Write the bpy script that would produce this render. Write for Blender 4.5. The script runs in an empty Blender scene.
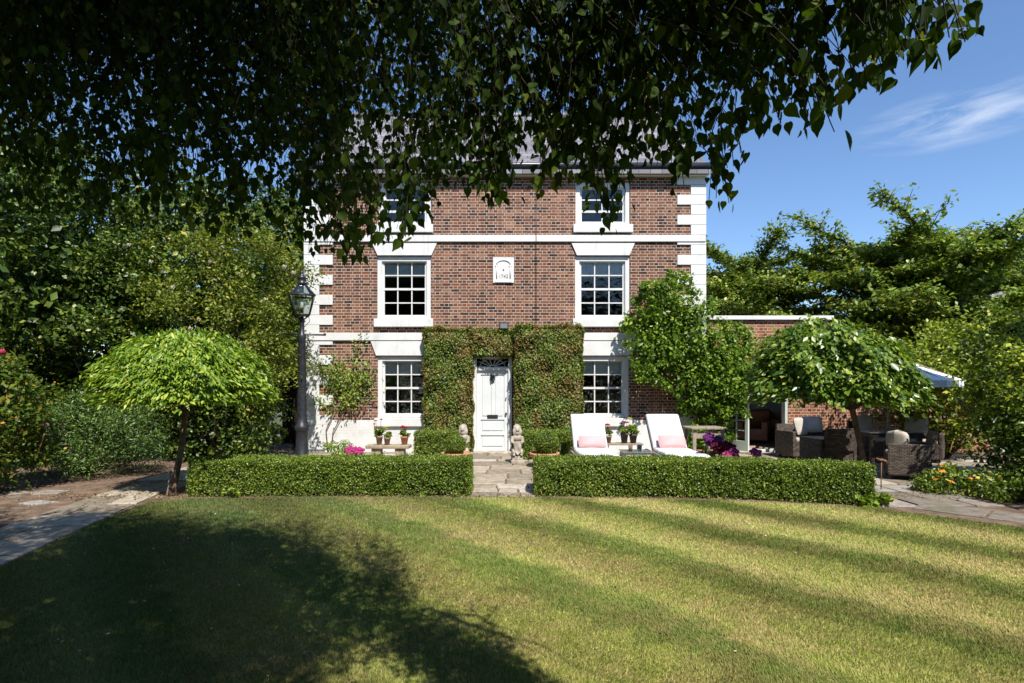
import bpy, bmesh, math, random
import numpy as np
from mathutils import Vector, Matrix
rnd = random.Random(7)
R = np.random.default_rng(11)
PI = math.pi
C = bpy.context.scene.collection
F, HOR, CAMZ = 569.0, 387.0, 1.6
def WX(px, d): return (px-512.0)*d/F
def WZ(py, d): return CAMZ-(py-HOR)*d/F
def W(px, py, d): return Vector((WX(px, d), d, WZ(py, d)))

# ------------------------------------------------------------------ materials
def new_mat(name):
    m = bpy.data.materials.new(name); m.use_nodes = True
    nt = m.node_tree; nt.nodes.clear()
    out = nt.nodes.new('ShaderNodeOutputMaterial')
    return m, nt, out
def N(nt, t, **kw):
    n = nt.nodes.new(t)
    for k, v in kw.items():
        if k.startswith('_'): setattr(n, k[1:], v)
        else: n.inputs[k.replace('__', ' ')].default_value = v
    return n
def L(nt, a, b): nt.links.new(a, b)
def noise(nt, vec, scale, detail=4, rough=.55, dist=0):
    n = nt.nodes.new('ShaderNodeTexNoise'); n.inputs['Scale'].default_value = scale
    n.inputs['Detail'].default_value = detail; n.inputs['Roughness'].default_value = rough
    n.inputs['Distortion'].default_value = dist
    if vec is not None: L(nt, vec, n.inputs['Vector'])
    return n
def ramp(nt, fac, stops, interp='LINEAR'):
    r = nt.nodes.new('ShaderNodeValToRGB'); r.color_ramp.interpolation = interp
    e = r.color_ramp.elements
    while len(e) > 1: e.remove(e[-1])
    e[0].position = stops[0][0]; e[0].color = (*stops[0][1], 1)
    for p, c in stops[1:]:
        x = e.new(p); x.color = (*c, 1)
    L(nt, fac, r.inputs['Fac']); return r.outputs['Color']
def mix(nt, fac, a, b, mode='MIX'):
    n = nt.nodes.new('ShaderNodeMix'); n.data_type = 'RGBA'; n.blend_type = mode
    for s, v in ((n.inputs[0], fac), (n.inputs[6], a), (n.inputs[7], b)):
        if hasattr(v, 'links'): L(nt, v, s)
        elif isinstance(v, (int, float)): s.default_value = v
        else: s.default_value = (*v, 1)
    return n.outputs[2]
def math_(nt, op, a, b=0.0, c=None):
    n = nt.nodes.new('ShaderNodeMath'); n.operation = op
    for i, v in enumerate((a, b, c)):
        if v is None: continue
        if hasattr(v, 'links'): L(nt, v, n.inputs[i])
        else: n.inputs[i].default_value = v
    return n.outputs[0]
def bump(nt, h, strength=.5, dist=.01):
    b = nt.nodes.new('ShaderNodeBump'); b.inputs['Strength'].default_value = strength
    b.inputs['Distance'].default_value = dist; L(nt, h, b.inputs['Height']); return b.outputs['Normal']
def pbr(nt, out, col, rough=.7, normal=None, spec=.4, metal=0.0):
    p = nt.nodes.new('ShaderNodeBsdfPrincipled')
    if hasattr(col, 'links'): L(nt, col, p.inputs['Base Color'])
    else: p.inputs['Base Color'].default_value = (*col, 1)
    if hasattr(rough, 'links'): L(nt, rough, p.inputs['Roughness'])
    else: p.inputs['Roughness'].default_value = rough
    p.inputs['Specular IOR Level'].default_value = spec; p.inputs['Metallic'].default_value = metal
    if normal is not None: L(nt, normal, p.inputs['Normal'])
    L(nt, p.outputs[0], out.inputs['Surface']); return p
def objco(nt): return nt.nodes.new('ShaderNodeTexCoord').outputs['Object']

def m_simple(name, c1, c2, scale=6, rough=.7, b=.3, bs=40, spec=.3, metal=0):
    m, nt, out = new_mat(name); co = objco(nt)
    n = noise(nt, co, scale, 6); col = ramp(nt, n.outputs['Fac'], [(.3, c1), (.7, c2)])
    n2 = noise(nt, co, bs, 5)
    pbr(nt, out, col, rough, bump(nt, n2.outputs['Fac'], b, .006), spec, metal); return m
def wallvec(nt):
    co = objco(nt); s = nt.nodes.new('ShaderNodeSeparateXYZ'); L(nt, co, s.inputs[0])
    c = nt.nodes.new('ShaderNodeCombineXYZ')
    L(nt, math_(nt, 'ADD', s.outputs[0], s.outputs[1]), c.inputs[0]); L(nt, s.outputs[2], c.inputs[1])
    return co, c.outputs[0]
def streak(nt, co, sx=5.0, sz=.5):
    mp = nt.nodes.new('ShaderNodeMapping'); L(nt, co, mp.inputs['Vector']); mp.inputs['Scale'].default_value = (sx, sx, sz); return noise(nt, mp.outputs[0], 1.0, 6, .65)
def m_brick(name, stops, mortar, sc=1.0, jitter=.008):
    m, nt, out = new_mat(name); co, v = wallvec(nt)
    wob = noise(nt, co, 9, 2); vv = nt.nodes.new('ShaderNodeVectorMath'); vv.operation = 'MULTIPLY_ADD'
    L(nt, wob.outputs['Color'], vv.inputs[0]); vv.inputs[1].default_value = (jitter*3, jitter*2, 0); L(nt, v, vv.inputs[2])
    def br():
        b = nt.nodes.new('ShaderNodeTexBrick'); b.offset = .5; b.offset_frequency = 2; b.squash = .5; b.squash_frequency = 2
        b.inputs['Color1'].default_value = (0, 0, 0, 1); b.inputs['Color2'].default_value = (1, 1, 1, 1)
        b.inputs['Mortar'].default_value = (0, 0, 0, 1)
        b.inputs['Scale'].default_value = 1; b.inputs['Brick Width'].default_value = .218*sc
        b.inputs['Row Height'].default_value = .0715*sc; b.inputs['Mortar Size'].default_value = .0078*sc
        b.inputs['Mortar Smooth'].default_value = .25; L(nt, vv.outputs[0], b.inputs['Vector']); return b
    b = br()
    col = ramp(nt, b.outputs['Color'], stops)
    g = noise(nt, co, 60, 5, .7); col = mix(nt, .55, col, ramp(nt, g.outputs['Fac'], [(.3, (.35, .32, .3)), (.7, (1, 1, 1))]), 'MULTIPLY')
    big = noise(nt, co, .9, 4); col = mix(nt, .6, col, ramp(nt, big.outputs['Fac'], [(.3, (.62, .56, .56)), (.65, (.92, .90, .92))]), 'MULTIPLY')
    col = mix(nt, .5, col, ramp(nt, streak(nt, co).outputs['Fac'], [(.35, (.6, .56, .56)), (.6, (1.05, 1.03, 1.0))]), 'MULTIPLY')
    mn = noise(nt, co, 5, 4); mc = mix(nt, ramp(nt, mn.outputs['Fac'], [(.35, (0, 0, 0)), (.75, (1, 1, 1))]), mortar, tuple(c*.62 for c in mortar))
    col = mix(nt, b.outputs['Fac'], col, mc)
    h = math_(nt, 'SUBTRACT', math_(nt, 'MULTIPLY', g.outputs['Fac'], .3), b.outputs['Fac'])
    pbr(nt, out, col, .85, bump(nt, h, .8, .012), .2); return m
GAIN = {'box_leaf': (1.95, 1.42, 1.15), 'ivy_leaf': (1.5, 1.45, 1.1), 'wisteria_leaf': (1.75, 1.3, 1.1), 'dome_leaf': (1.4, 1.25, 1.0), 'dome_leaf_deep': (1.45, 1.2, 1.0), 'evergreen_leaf': (2.1, 1.85, 1.4), 'rose_leaf': (1.5, 1.35, 1.1), 'yew_leaf': (1.5, 1.5, 1.2), 'golden_leaf': (1.3, 1.55, 1.2), 'cherry_leaf': (2.3, 2.15, 1.7), 'mixed_leaf': (1.3, 1.3, 1)}
def m_leaf(name, cols, trans=.3, rough=.45, spec=.35, clump=1.3, cl_amt=.5, cols2=None):
    gn = GAIN.get(name, (1, 1, 1)); cols = [(p, tuple(a*b for a, b in zip(c, gn))) for p, c in cols]; cols2 = cols2 and [(p, tuple(a*b for a, b in zip(c, gn))) for p, c in cols2]
    """cols: list of (pos, colour) on the per-leaf random value"""
    m, nt, out = new_mat(name)
    a = nt.nodes.new('ShaderNodeAttribute'); a.attribute_name = 'v'
    col = ramp(nt, a.outputs['Fac'], cols)
    co = objco(nt); n = noise(nt, co, clump, 3)
    if cols2:
        col2 = ramp(nt, a.outputs['Fac'], cols2)
        col = mix(nt, ramp(nt, n.outputs['Fac'], [(.42, (0, 0, 0)), (.64, (1, 1, 1))]), col, col2)
    else:
        col = mix(nt, cl_amt, col, ramp(nt, n.outputs['Fac'], [(.35, (.55, .62, .5)), (.65, (1, 1, 1))]), 'MULTIPLY')
    p = nt.nodes.new('ShaderNodeBsdfPrincipled'); L(nt, col, p.inputs['Base Color'])
    p.inputs['Roughness'].default_value = rough; p.inputs['Specular IOR Level'].default_value = spec
    t = nt.nodes.new('ShaderNodeBsdfTranslucent'); L(nt, mix(nt, 1.0, col, (1.35, 1.35, .5), 'MULTIPLY'), t.inputs['Color'])
    ms = nt.nodes.new('ShaderNodeMixShader'); ms.inputs[0].default_value = trans
    L(nt, p.outputs[0], ms.inputs[1]); L(nt, t.outputs[0], ms.inputs[2]); L(nt, ms.outputs[0], out.inputs['Surface'])
    return m
def m_glass(name, tint=(1, 1, 1), ior=1.55):
    m, nt, out = new_mat(name)
    g = nt.nodes.new('ShaderNodeBsdfGlossy'); g.inputs['Roughness'].default_value = .01
    co = objco(nt); n = noise(nt, co, 4, 2); nm = bump(nt, n.outputs['Fac'], .25, .06); L(nt, nm, g.inputs['Normal'])
    t = nt.nodes.new('ShaderNodeBsdfTransparent'); t.inputs['Color'].default_value = (*tint, 1)
    f = nt.nodes.new('ShaderNodeFresnel'); f.inputs['IOR'].default_value = ior
    ms = nt.nodes.new('ShaderNodeMixShader'); L(nt, math_(nt, 'MULTIPLY', f.outputs[0], 1.6), ms.inputs[0])
    L(nt, t.outputs[0], ms.inputs[1]); L(nt, g.outputs[0], ms.inputs[2]); L(nt, ms.outputs[0], out.inputs['Surface']); return m

def grass_colour(nt):
    co = objco(nt); s = nt.nodes.new('ShaderNodeSeparateXYZ'); L(nt, co, s.inputs[0])
    wob = noise(nt, co, .7, 3); w2 = noise(nt, co, 3.5, 4)
    u = math_(nt, 'ADD', math_(nt, 'MULTIPLY', s.outputs[0], .764), math_(nt, 'MULTIPLY', s.outputs[1], .645))
    u = math_(nt, 'ADD', u, math_(nt, 'MULTIPLY', wob.outputs['Fac'], .55)); u = math_(nt, 'ADD', u, math_(nt, 'MULTIPLY', w2.outputs['Fac'], .6))
    sn = math_(nt, 'SINE', math_(nt, 'MULTIPLY', math_(nt, 'SUBTRACT', u, 3.3+.5-.375), 2*PI/1.32))
    st = math_(nt, 'MULTIPLY_ADD', sn, .5, .5)  # mowing stripes: sheen of leaning blades put into the grass colour
    n1 = noise(nt, co, 1.1, 5, .65); n2 = noise(nt, co, 7, 6, .7); n3 = noise(nt, co, 40, 3, .6)
    light = mix(nt, ramp(nt, n2.outputs['Fac'], [(.3, (0, 0, 0)), (.7, (1, 1, 1))]), (.30, .345, .08), (.46, .44, .17))
    dark = mix(nt, ramp(nt, n2.outputs['Fac'], [(.3, (0, 0, 0)), (.7, (1, 1, 1))]), (.10, .165, .028), (.205, .25, .062))
    g = mix(nt, math_(nt, 'MULTIPLY', ramp(nt, math_(nt, 'ADD', st, math_(nt, 'MULTIPLY', math_(nt, 'SUBTRACT', n2.outputs['Fac'], .5), .9)), [(.48, (0, 0, 0)), (.82, (1, 1, 1))]), ramp(nt, noise(nt, co, .55, 3).outputs['Fac'], [(.3, (.6, .6, .6)), (.5, (1, 1, 1))])), light, dark)
    g = mix(nt, ramp(nt, math_(nt, 'ADD', math_(nt, 'MULTIPLY', n1.outputs['Fac'], .75), math_(nt, 'MULTIPLY', n2.outputs['Fac'], .3)), [(.47, (0, 0, 0)), (.62, (.7, .7, .7))]), g, mix(nt, st, (.50, .40, .21), (.24, .20, .08)))
    # darker, greener, less dry turf towards the left
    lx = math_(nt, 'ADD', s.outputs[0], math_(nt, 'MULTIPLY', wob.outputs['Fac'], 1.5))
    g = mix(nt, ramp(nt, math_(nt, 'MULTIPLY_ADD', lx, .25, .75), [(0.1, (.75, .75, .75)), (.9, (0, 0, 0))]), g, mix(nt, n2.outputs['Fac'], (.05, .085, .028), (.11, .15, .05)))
    return mix(nt, .5, g, ramp(nt, n3.outputs['Fac'], [(.3, (.6, .6, .55)), (.7, (1.15, 1.15, 1.1))]), 'MULTIPLY'), co

M = {}
def setup_mats():
    M['brick'] = m_brick('brick_red', [(0, (.05, .03, .025)), (.10, (.09, .042, .033)), (.22, (.17, .066, .04)), (.40, (.27, .11, .06)), (.55, (.19, .074, .046)), (.7, (.33, .145, .078)), (.84, (.25, .10, .06)), (.94, (.40, .21, .125)), (1, (.12, .055, .048))], (.52, .45, .37))
    M['brick_garden'] = m_brick('brick_orange', [(0, (.16, .05, .03)), (.4, (.38, .13, .06)), (1, (.48, .22, .12))], (.50, .42, .33))
    # white painted masonry
    m, nt, out = new_mat('white_paint'); co = objco(nt); n = noise(nt, co, 3, 6, .6)
    col = ramp(nt, n.outputs['Fac'], [(.25, (.57, .57, .55)), (.6, (.66, .66, .65))]); n2 = noise(nt, co, 50, 4); col = mix(nt, .8, col, ramp(nt, streak(nt, co, 9, 1.2).outputs['Fac'], [(.27, (.80, .79, .75)), (.45, (1, 1, 1))]), 'MULTIPLY')
    pbr(nt, out, col, .5, bump(nt, n2.outputs['Fac'], .15, .004), .4); M['white'] = m
    m, nt, out = new_mat('white_plinth'); co, v = wallvec(nt); b = nt.nodes.new('ShaderNodeTexBrick'); L(nt, v, b.inputs['Vector'])
    b.inputs['Scale'].default_value = 1; b.inputs['Brick Width'].default_value = .23; b.inputs['Row Height'].default_value = .076; b.inputs['Mortar Size'].default_value = .006; b.inputs['Mortar Smooth'].default_value = .8
    n = noise(nt, co, 2.5, 6, .6); col = ramp(nt, n.outputs['Fac'], [(.25, (.53, .52, .49)), (.6, (.65, .65, .64))]); col = mix(nt, .8, col, ramp(nt, streak(nt, co, 7, 1.4).outputs['Fac'], [(.27, (.76, .74, .67)), (.45, (1, 1, 1))]), 'MULTIPLY')
    pbr(nt, out, col, .6, bump(nt, math_(nt, 'SUBTRACT', 1, b.outputs['Fac']), .35, .006), .3); M['plinth'] = m
    M['door'] = m_simple('door_paint', (.60, .62, .62), (.66, .68, .68), 2, .3, .05, 30, .5)
    M['sage'] = m_simple('sage_paint', (.55, .62, .56), (.62, .68, .62), 2, .4, .05, 30, .5)
    M['black'] = m_simple('black_iron', (.012, .013, .016), (.03, .032, .038), 12, .38, .2, 60, .5)
    M['gutter'] = m_simple('gutter_black', (.02, .022, .03), (.045, .05, .06), 4, .35, .1, 30, .5)
    m, nt, out = new_mat('slate'); co = objco(nt); s = nt.nodes.new('ShaderNodeSeparateXYZ'); L(nt, co, s.inputs[0])
    c = nt.nodes.new('ShaderNodeCombineXYZ'); L(nt, s.outputs[0], c.inputs[0]); L(nt, math_(nt, 'MULTIPLY', s.outputs[2], 1.7), c.inputs[1])
    b = nt.nodes.new('ShaderNodeTexBrick'); L(nt, c.outputs[0], b.inputs['Vector']); b.inputs['Scale'].default_value = 1; b.inputs['Brick Width'].default_value = .28; b.inputs['Row Height'].default_value = .22; b.inputs['Mortar Size'].default_value = .008
    b.inputs['Color1'].default_value = (0, 0, 0, 1); b.inputs['Color2'].default_value = (1, 1, 1, 1); b.inputs['Mortar'].default_value = (0, 0, 0, 1)
    col = ramp(nt, b.outputs['Color'], [(0, (.13, .12, .13)), (1, (.25, .235, .25))]); col = mix(nt, b.outputs['Fac'], col, (.05, .05, .055))
    pbr(nt, out, col, .55, bump(nt, math_(nt, 'SUBTRACT', 1, b.outputs['Fac']), .6, .02), .4); M['slate'] = m
    M['glass'] = m_glass('window_glass', (.9, .93, .92))
    M['lampglass'] = m_glass('lamp_glass', (.78, .84, .8), 1.9)
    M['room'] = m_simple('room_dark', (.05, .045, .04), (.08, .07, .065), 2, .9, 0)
    M['cream'] = m_simple('cream_plaster', (.55, .5, .44), (.62, .58, .5), 2, .9, 0)
    M['carpet'] = m_simple('beige_carpet', (.30, .22, .17), (.38, .29, .22), 8, .95, .2)
    M['blind'] = m_simple('blind_cloth', (.78, .78, .76), (.84, .84, .83), 2, .9, .1)
    M['terracotta'] = m_simple('terracotta', (.42, .17, .09), (.55, .27, .17), 7, .85, .3)
    M['potclay'] = m_simple('pot_clay_aged', (.22, .13, .09), (.42, .30, .24), 14, .9, .4)
    M['potdark'] = m_simple('pot_dark', (.06, .045, .035), (.13, .10, .08), 12, .8, .4)
    M['stone'] = m_simple('stone_pale', (.20, .165, .125), (.50, .45, .37), 9, .95, .8, 30)
    M['stonebench'] = m_simple('stone_bench', (.20, .16, .10), (.42, .35, .25), 9, .95, .9, 30)
    M['bark'] = m_simple('bark', (.07, .045, .03), (.17, .12, .08), 14, .95, 1, 25)
    M['barkdark'] = m_simple('bark_dark', (.022, .016, .012), (.06, .042, .03), 14, .95, 1, 25)
    M['birchbark'] = m_simple('birch_bark', (.08, .07, .06), (.45, .43, .4), 7, .85, .8, 25)
    M['wood'] = m_simple('wood_weathered', (.20, .16, .12), (.36, .30, .23), 9, .85, .5, 40)
    M['darkwood'] = m_simple('wood_dark', (.02, .016, .012), (.045, .035, .028), 9, .8, .5, 40)
    M['rust'] = m_simple('rusty_iron', (.12, .06, .035), (.26, .15, .09), 14, .85, .6, 60)
    M['cushion'] = m_simple('white_cushion', (.56, .56, .56), (.63, .63, .64), 3, .9, .25, 12)
    M['pink'] = m_simple('pink_linen', (.54, .30, .31), (.62, .38, .38), 5, .9, .3, 60)
    M['beige'] = m_simple('beige_linen', (.36, .33, .28), (.48, .44, .38), 5, .9, .3, 60)
    M['parasol'] = m_simple('parasol_cloth', (.66, .67, .7), (.76, .77, .8), 3, .85, .15, 8)
    M['soil'] = m_simple('soil', (.075, .048, .032), (.21, .145, .10), 5, 1, 1.0, 45)
    # rattan weave
    def rattan(name, c1, c2):
        m, nt, out = new_mat(name); co, v = wallvec(nt); ch = nt.nodes.new('ShaderNodeTexBrick'); L(nt, v, ch.inputs['Vector'])
        ch.inputs['Scale'].default_value = 1; ch.inputs['Brick Width'].default_value = .07; ch.inputs['Row Height'].default_value = .026; ch.inputs['Mortar Size'].default_value = .004
        ch.inputs['Color1'].default_value = (*c1, 1); ch.inputs['Color2'].default_value = (*c2, 1); ch.inputs['Mortar'].default_value = (c1[0]*.3, c1[1]*.3, c1[2]*.3, 1)
        pbr(nt, out, ch.outputs['Color'], .6, bump(nt, math_(nt, 'SUBTRACT', 1, ch.outputs['Fac']), .8, .006), .4); return m
    M['rattan'] = rattan('rattan_brown', (.05, .037, .03), (.15, .115, .09))
    M['rattangrey'] = rattan('rattan_grey', (.28, .24, .22), (.44, .39, .36))
    M['tableglass'] = m_simple('table_glass', (.16, .18, .19), (.2, .22, .23), 2, .08, 0, 10, .8)
    # paving
    def stone_mat(name, cols, s=1.7):
        m, nt, out = new_mat(name); co = objco(nt)
        a = nt.nodes.new('ShaderNodeAttribute'); a.attribute_name = 'v'
        col = ramp(nt, a.outputs['Fac'], cols)
        n = noise(nt, co, 4*s, 7, .7); col = mix(nt, .85, col, ramp(nt, n.outputs['Fac'], [(.3, (.45, .43, .4)), (.62, (1.1, 1.08, 1.05))]), 'MULTIPLY')
        n3 = noise(nt, co, 1.3, 5, .7); col = mix(nt, ramp(nt, n3.outputs['Fac'], [(.55, (0, 0, 0)), (.7, (.7, .7, .7))]), col, (.10, .10, .055))
        n2 = noise(nt, co, 22*s, 6, .7); pbr(nt, out, col, .85, bump(nt, n2.outputs['Fac'], .6, .01), .3); return m
    M['flag'] = stone_mat('flagstone', [(0, (.20, .17, .13)), (.35, (.34, .29, .22)), (.7, (.40, .35, .28)), (1, (.52, .50, .47))])
    M['flaggrey'] = stone_mat('flagstone_grey', [(0, (.17, .145, .12)), (.5, (.25, .22, .185)), (1, (.34, .32, .30))])
    # lawn
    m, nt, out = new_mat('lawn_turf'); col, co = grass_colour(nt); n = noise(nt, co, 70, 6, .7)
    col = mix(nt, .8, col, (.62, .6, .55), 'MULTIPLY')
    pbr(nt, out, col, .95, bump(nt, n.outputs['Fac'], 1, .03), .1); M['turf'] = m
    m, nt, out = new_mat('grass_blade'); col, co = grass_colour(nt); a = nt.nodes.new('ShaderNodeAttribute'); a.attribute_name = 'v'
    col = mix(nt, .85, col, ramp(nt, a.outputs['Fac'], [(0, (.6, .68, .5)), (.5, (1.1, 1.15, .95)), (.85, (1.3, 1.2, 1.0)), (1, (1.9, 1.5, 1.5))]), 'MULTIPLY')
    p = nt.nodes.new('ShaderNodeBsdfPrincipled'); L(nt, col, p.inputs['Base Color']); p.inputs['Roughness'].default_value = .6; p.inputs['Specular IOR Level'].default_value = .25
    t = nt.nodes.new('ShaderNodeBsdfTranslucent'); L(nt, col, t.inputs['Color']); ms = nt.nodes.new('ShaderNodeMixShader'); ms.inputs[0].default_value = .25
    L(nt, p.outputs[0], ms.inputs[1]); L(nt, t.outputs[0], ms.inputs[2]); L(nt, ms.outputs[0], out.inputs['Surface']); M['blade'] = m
    M['ground'] = m_simple('rough_ground', (.04, .05, .025), (.09, .10, .05), .5, 1, .5, 6)
    # foliage
    M['box'] = m_leaf('box_leaf', [(0, (.03, .075, .012)), (.5, (.07, .15, .022)), (.85, (.13, .23, .035)), (1, (.22, .30, .06))], .25, .4, .4)
    M['boxcore'] = m_simple('box_core_shade', (.012, .018, .006), (.03, .035, .015), 20, 1, 1, 40)  # near-black filler: shade inside the foliage put into its colour
    M['ivy'] = m_leaf('ivy_leaf', [(0, (.03, .055, .012)), (.5, (.075, .12, .025)), (.8, (.13, .17, .035)), (1, (.20, .22, .05))], .25, .45, .35, 2.2,
                      cols2=[(0, (.06, .045, .02)), (.4, (.13, .085, .035)), (.7, (.13, .14, .035)), (1, (.22, .16, .06))])
    M['wist'] = m_leaf('wisteria_leaf', [(0, (.03, .09, .012)), (.5, (.075, .18, .022)), (.85, (.14, .28, .035)), (1, (.26, .38, .07))], .35, .4, .35)
    M['dome'] = m_leaf('dome_leaf', [(0, (.06, .14, .015)), (.45, (.13, .24, .028)), (.8, (.22, .33, .045)), (1, (.34, .42, .08))], .3, .4, .4, 1.5, .4)
    M['dome2'] = m_leaf('dome_leaf_deep', [(0, (.04, .10, .015)), (.45, (.08, .17, .022)), (.8, (.15, .26, .035)), (1, (.28, .37, .08))], .3, .35, .5, 1.5, .5)
    M['ever'] = m_leaf('evergreen_leaf', [(0, (.015, .035, .008)), (.5, (.04, .075, .015)), (.85, (.07, .12, .022)), (1, (.14, .17, .04))], .2, .4, .4, .8, .7)
    M['rose'] = m_leaf('rose_leaf', [(0, (.045, .08, .015)), (.5, (.11, .16, .025)), (.85, (.19, .24, .04)), (1, (.30, .28, .06))], .3, .45, .3, 1.0, .6)
    M['yew'] = m_leaf('yew_leaf', [(0, (.025, .05, .012)), (.5, (.055, .10, .022)), (.85, (.085, .14, .035)), (1, (.13, .18, .05))], .15, .4, .4, 2, .5)
    M['golden'] = m_leaf('golden_leaf', [(0, (.06, .075, .01)), (.5, (.14, .16, .018)), (.85, (.26, .26, .03)), (1, (.42, .36, .06))], .3, .4, .4, 1.2, .6)
    M['cherry'] = m_leaf('cherry_leaf', [(0, (.035, .065, .015)), (.5, (.085, .13, .026)), (.85, (.13, .19, .04)), (1, (.22, .20, .07))], .3, .4, .4, .6, .5)
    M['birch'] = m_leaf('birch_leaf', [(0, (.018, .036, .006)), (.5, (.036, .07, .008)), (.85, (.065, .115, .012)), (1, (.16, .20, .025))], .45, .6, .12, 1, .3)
    M['autumn'] = m_leaf('mixed_leaf', [(0, (.03, .06, .012)), (.6, (.08, .13, .02)), (.93, (.16, .18, .03)), (.96, (.45, .20, .04)), (1, (.5, .25, .05))], .3, .45, .3)
    M['lime'] = m_leaf('lime_leaf', [(0, (.08, .15, .015)), (.5, (.18, .28, .03)), (1, (.36, .42, .07))], .3, .45, .3)
    M['litter'] = m_leaf('litter', [(0, (.10, .06, .035)), (.6, (.22, .15, .08)), (1, (.38, .30, .18))], .1, .8, .1)
    def fl(name, c): M[name] = m_leaf(name, [(0, tuple(x*.6 for x in c)), (1, c)], .25, .6, .2)
    fl('red', (.62, .02, .03)); fl('magenta', (.80, .08, .36)); fl('yellow', (.85, .72, .12)); fl('purple', (.26, .04, .26)); fl('crimson', (.22, .012, .05))
    fl('palerose', (.85, .72, .6)); fl('bluewhite', (.55, .62, .85)); fl('orange', (.85, .38, .04)); fl('pinkrose', (.75, .06, .18))
setup_mats()

# ------------------------------------------------------------------ object helpers
def tag(o, label=None, cat=None, group=None, kind=None):
    if label: o['label'] = label
    if cat: o['category'] = cat
    if group: o['group'] = group
    if kind: o['kind'] = kind
    return o
def empty(name, loc, label, cat, group=None, rz=0):
    o = bpy.data.objects.new(name, None); C.objects.link(o); o.location = loc; o.rotation_euler.z = rz
    o.empty_display_size = .1
    return tag(o, label, cat, group)
def ploc(p):
    v = Vector((0, 0, 0))
    while p is not None: v += Vector(p.location); p = p.parent
    return v
class MB:
    """collects shapes (in world coordinates, or local ones if the parent is at the origin) into one mesh"""
    def __init__(s): s.v = []; s.f = []; s.sm = []
    def add(s, vs, fs, smooth=False):
        k = len(s.v); s.v += [tuple(x) for x in vs]; s.f += [tuple(i+k for i in f) for f in fs]; s.sm += [smooth]*len(fs); return s
    def box(s, x0, x1, y0, y1, z0, z1, rz=0, c=None, b=0.0):
        xs = sorted((x0, x1)); ys = sorted((y0, y1)); zs = sorted((z0, z1))
        vs = [Vector((x, y, z)) for z in zs for y in ys for x in xs]
        if b > 0:
            bm = bmesh.new(); bv = [bm.verts.new(v) for v in vs]
            for f in ((0, 2, 3, 1), (4, 5, 7, 6), (0, 1, 5, 4), (2, 6, 7, 3), (0, 4, 6, 2), (1, 3, 7, 5)): bm.faces.new([bv[i] for i in f])
            bmesh.ops.bevel(bm, geom=list(bm.edges), offset=b, segments=2, profile=.6, affect='EDGES')
            bm.verts.index_update(); vs = [v.co.copy() for v in bm.verts]; fs = [[v.index for v in f.verts] for f in bm.faces]; bm.free()
        else: fs = ((0, 2, 3, 1), (4, 5, 7, 6), (0, 1, 5, 4), (2, 6, 7, 3), (0, 4, 6, 2), (1, 3, 7, 5))
        if rz:
            cc = Vector(c) if c else Vector((sum(xs)/2, sum(ys)/2, 0)); m = Matrix.Rotation(rz, 4, 'Z')
            vs = [m @ (v-cc)+cc for v in vs]
        return s.add(vs, fs)
    def tube(s, pts, rs, n=8, cap=True, smooth=True):
        pts = [Vector(p) for p in pts]
        if isinstance(rs, (int, float)): rs = [rs]*len(pts)
        vs = []; up0 = None
        for i, p in enumerate(pts):
            d = (pts[min(i+1, len(pts)-1)]-pts[max(i-1, 0)])
            d = d.normalized() if d.length > 1e-9 else Vector((0, 0, 1))
            a = up0 if up0 is not None else (Vector((1, 0, 0)) if abs(d.x) < .8 else Vector((0, 1, 0)))
            u = (a-d*a.dot(d)).normalized(); up0 = u; w = d.cross(u)
            for k in range(n):
                t = 2*PI*k/n; vs.append(p+(u*math.cos(t)+w*math.sin(t))*rs[i])
        fs = []
        for i in range(len(pts)-1):
            for k in range(n): a = i*n+k; b = i*n+(k+1) % n; fs.append((a, b, b+n, a+n))
        s.add(vs, fs, smooth)
        if cap:
            k0 = len(s.v)-len(vs)
            s.f.append(tuple(k0+i for i in reversed(range(n)))); s.f.append(tuple(k0+len(vs)-n+i for i in range(n))); s.sm += [False]*2
        return s
    def lathe(s, cx, cy, prof, n=24, smooth=True):
        vs = []; fs = []
        for r, z in prof:
            for k in range(n): t = 2*PI*k/n; vs.append((cx+r*math.cos(t), cy+r*math.sin(t), z))
        for i in range(len(prof)-1):
            for k in range(n): a = i*n+k; b = i*n+(k+1) % n; fs.append((a, b, b+n, a+n))
        return s.add(vs, fs, smooth)
    def ball(s, c, r, sub=2, jit=0):
        bm = bmesh.new(); bmesh.ops.create_icosphere(bm, subdivisions=sub, radius=1)
        rr = r if hasattr(r, '__len__') else (r, r, r)
        vs = []
        for v in bm.verts:
            k = 1+(rnd.random()-.5)*jit
            vs.append((c[0]+v.co.x*rr[0]*k, c[1]+v.co.y*rr[1]*k, c[2]+v.co.z*rr[2]*k))
        s.add(vs, [[v.index for v in f.verts] for f in bm.faces], True); bm.free(); return s
    def build(s, name, mat, parent=None, mods=None, attr=None):
        me = bpy.data.meshes.new(name); off = ploc(parent) if parent else Vector((0, 0, 0))
        me.from_pydata([(x-off.x, y-off.y, z-off.z) for x, y, z in s.v], [], s.f)
        me.polygons.foreach_set('use_smooth', s.sm)
        me.materials.append(mat); me.validate(); me.update()
        if attr is not None:
            a = me.attributes.new('v', 'FLOAT', 'POINT'); a.data.foreach_set('value', attr)
        o = bpy.data.objects.new(name, me); C.objects.link(o)
        if parent: o.parent = parent
        if mods == 'pillow':
            b = o.modifiers.new('s', 'SUBSURF'); b.levels = b.render_levels = 2
        return o
def box(name, mat, parent, x0, x1, y0, y1, z0, z1, b=0.0): return MB().box(x0, x1, y0, y1, z0, z1, b=b).build(name, mat, parent)
def copy_tree(o, parent=None):
    c = o.copy(); C.objects.link(c); c.parent = parent
    for ch in [x for x in bpy.data.objects if x.parent == o]: copy_tree(ch, c)
    return c

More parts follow.
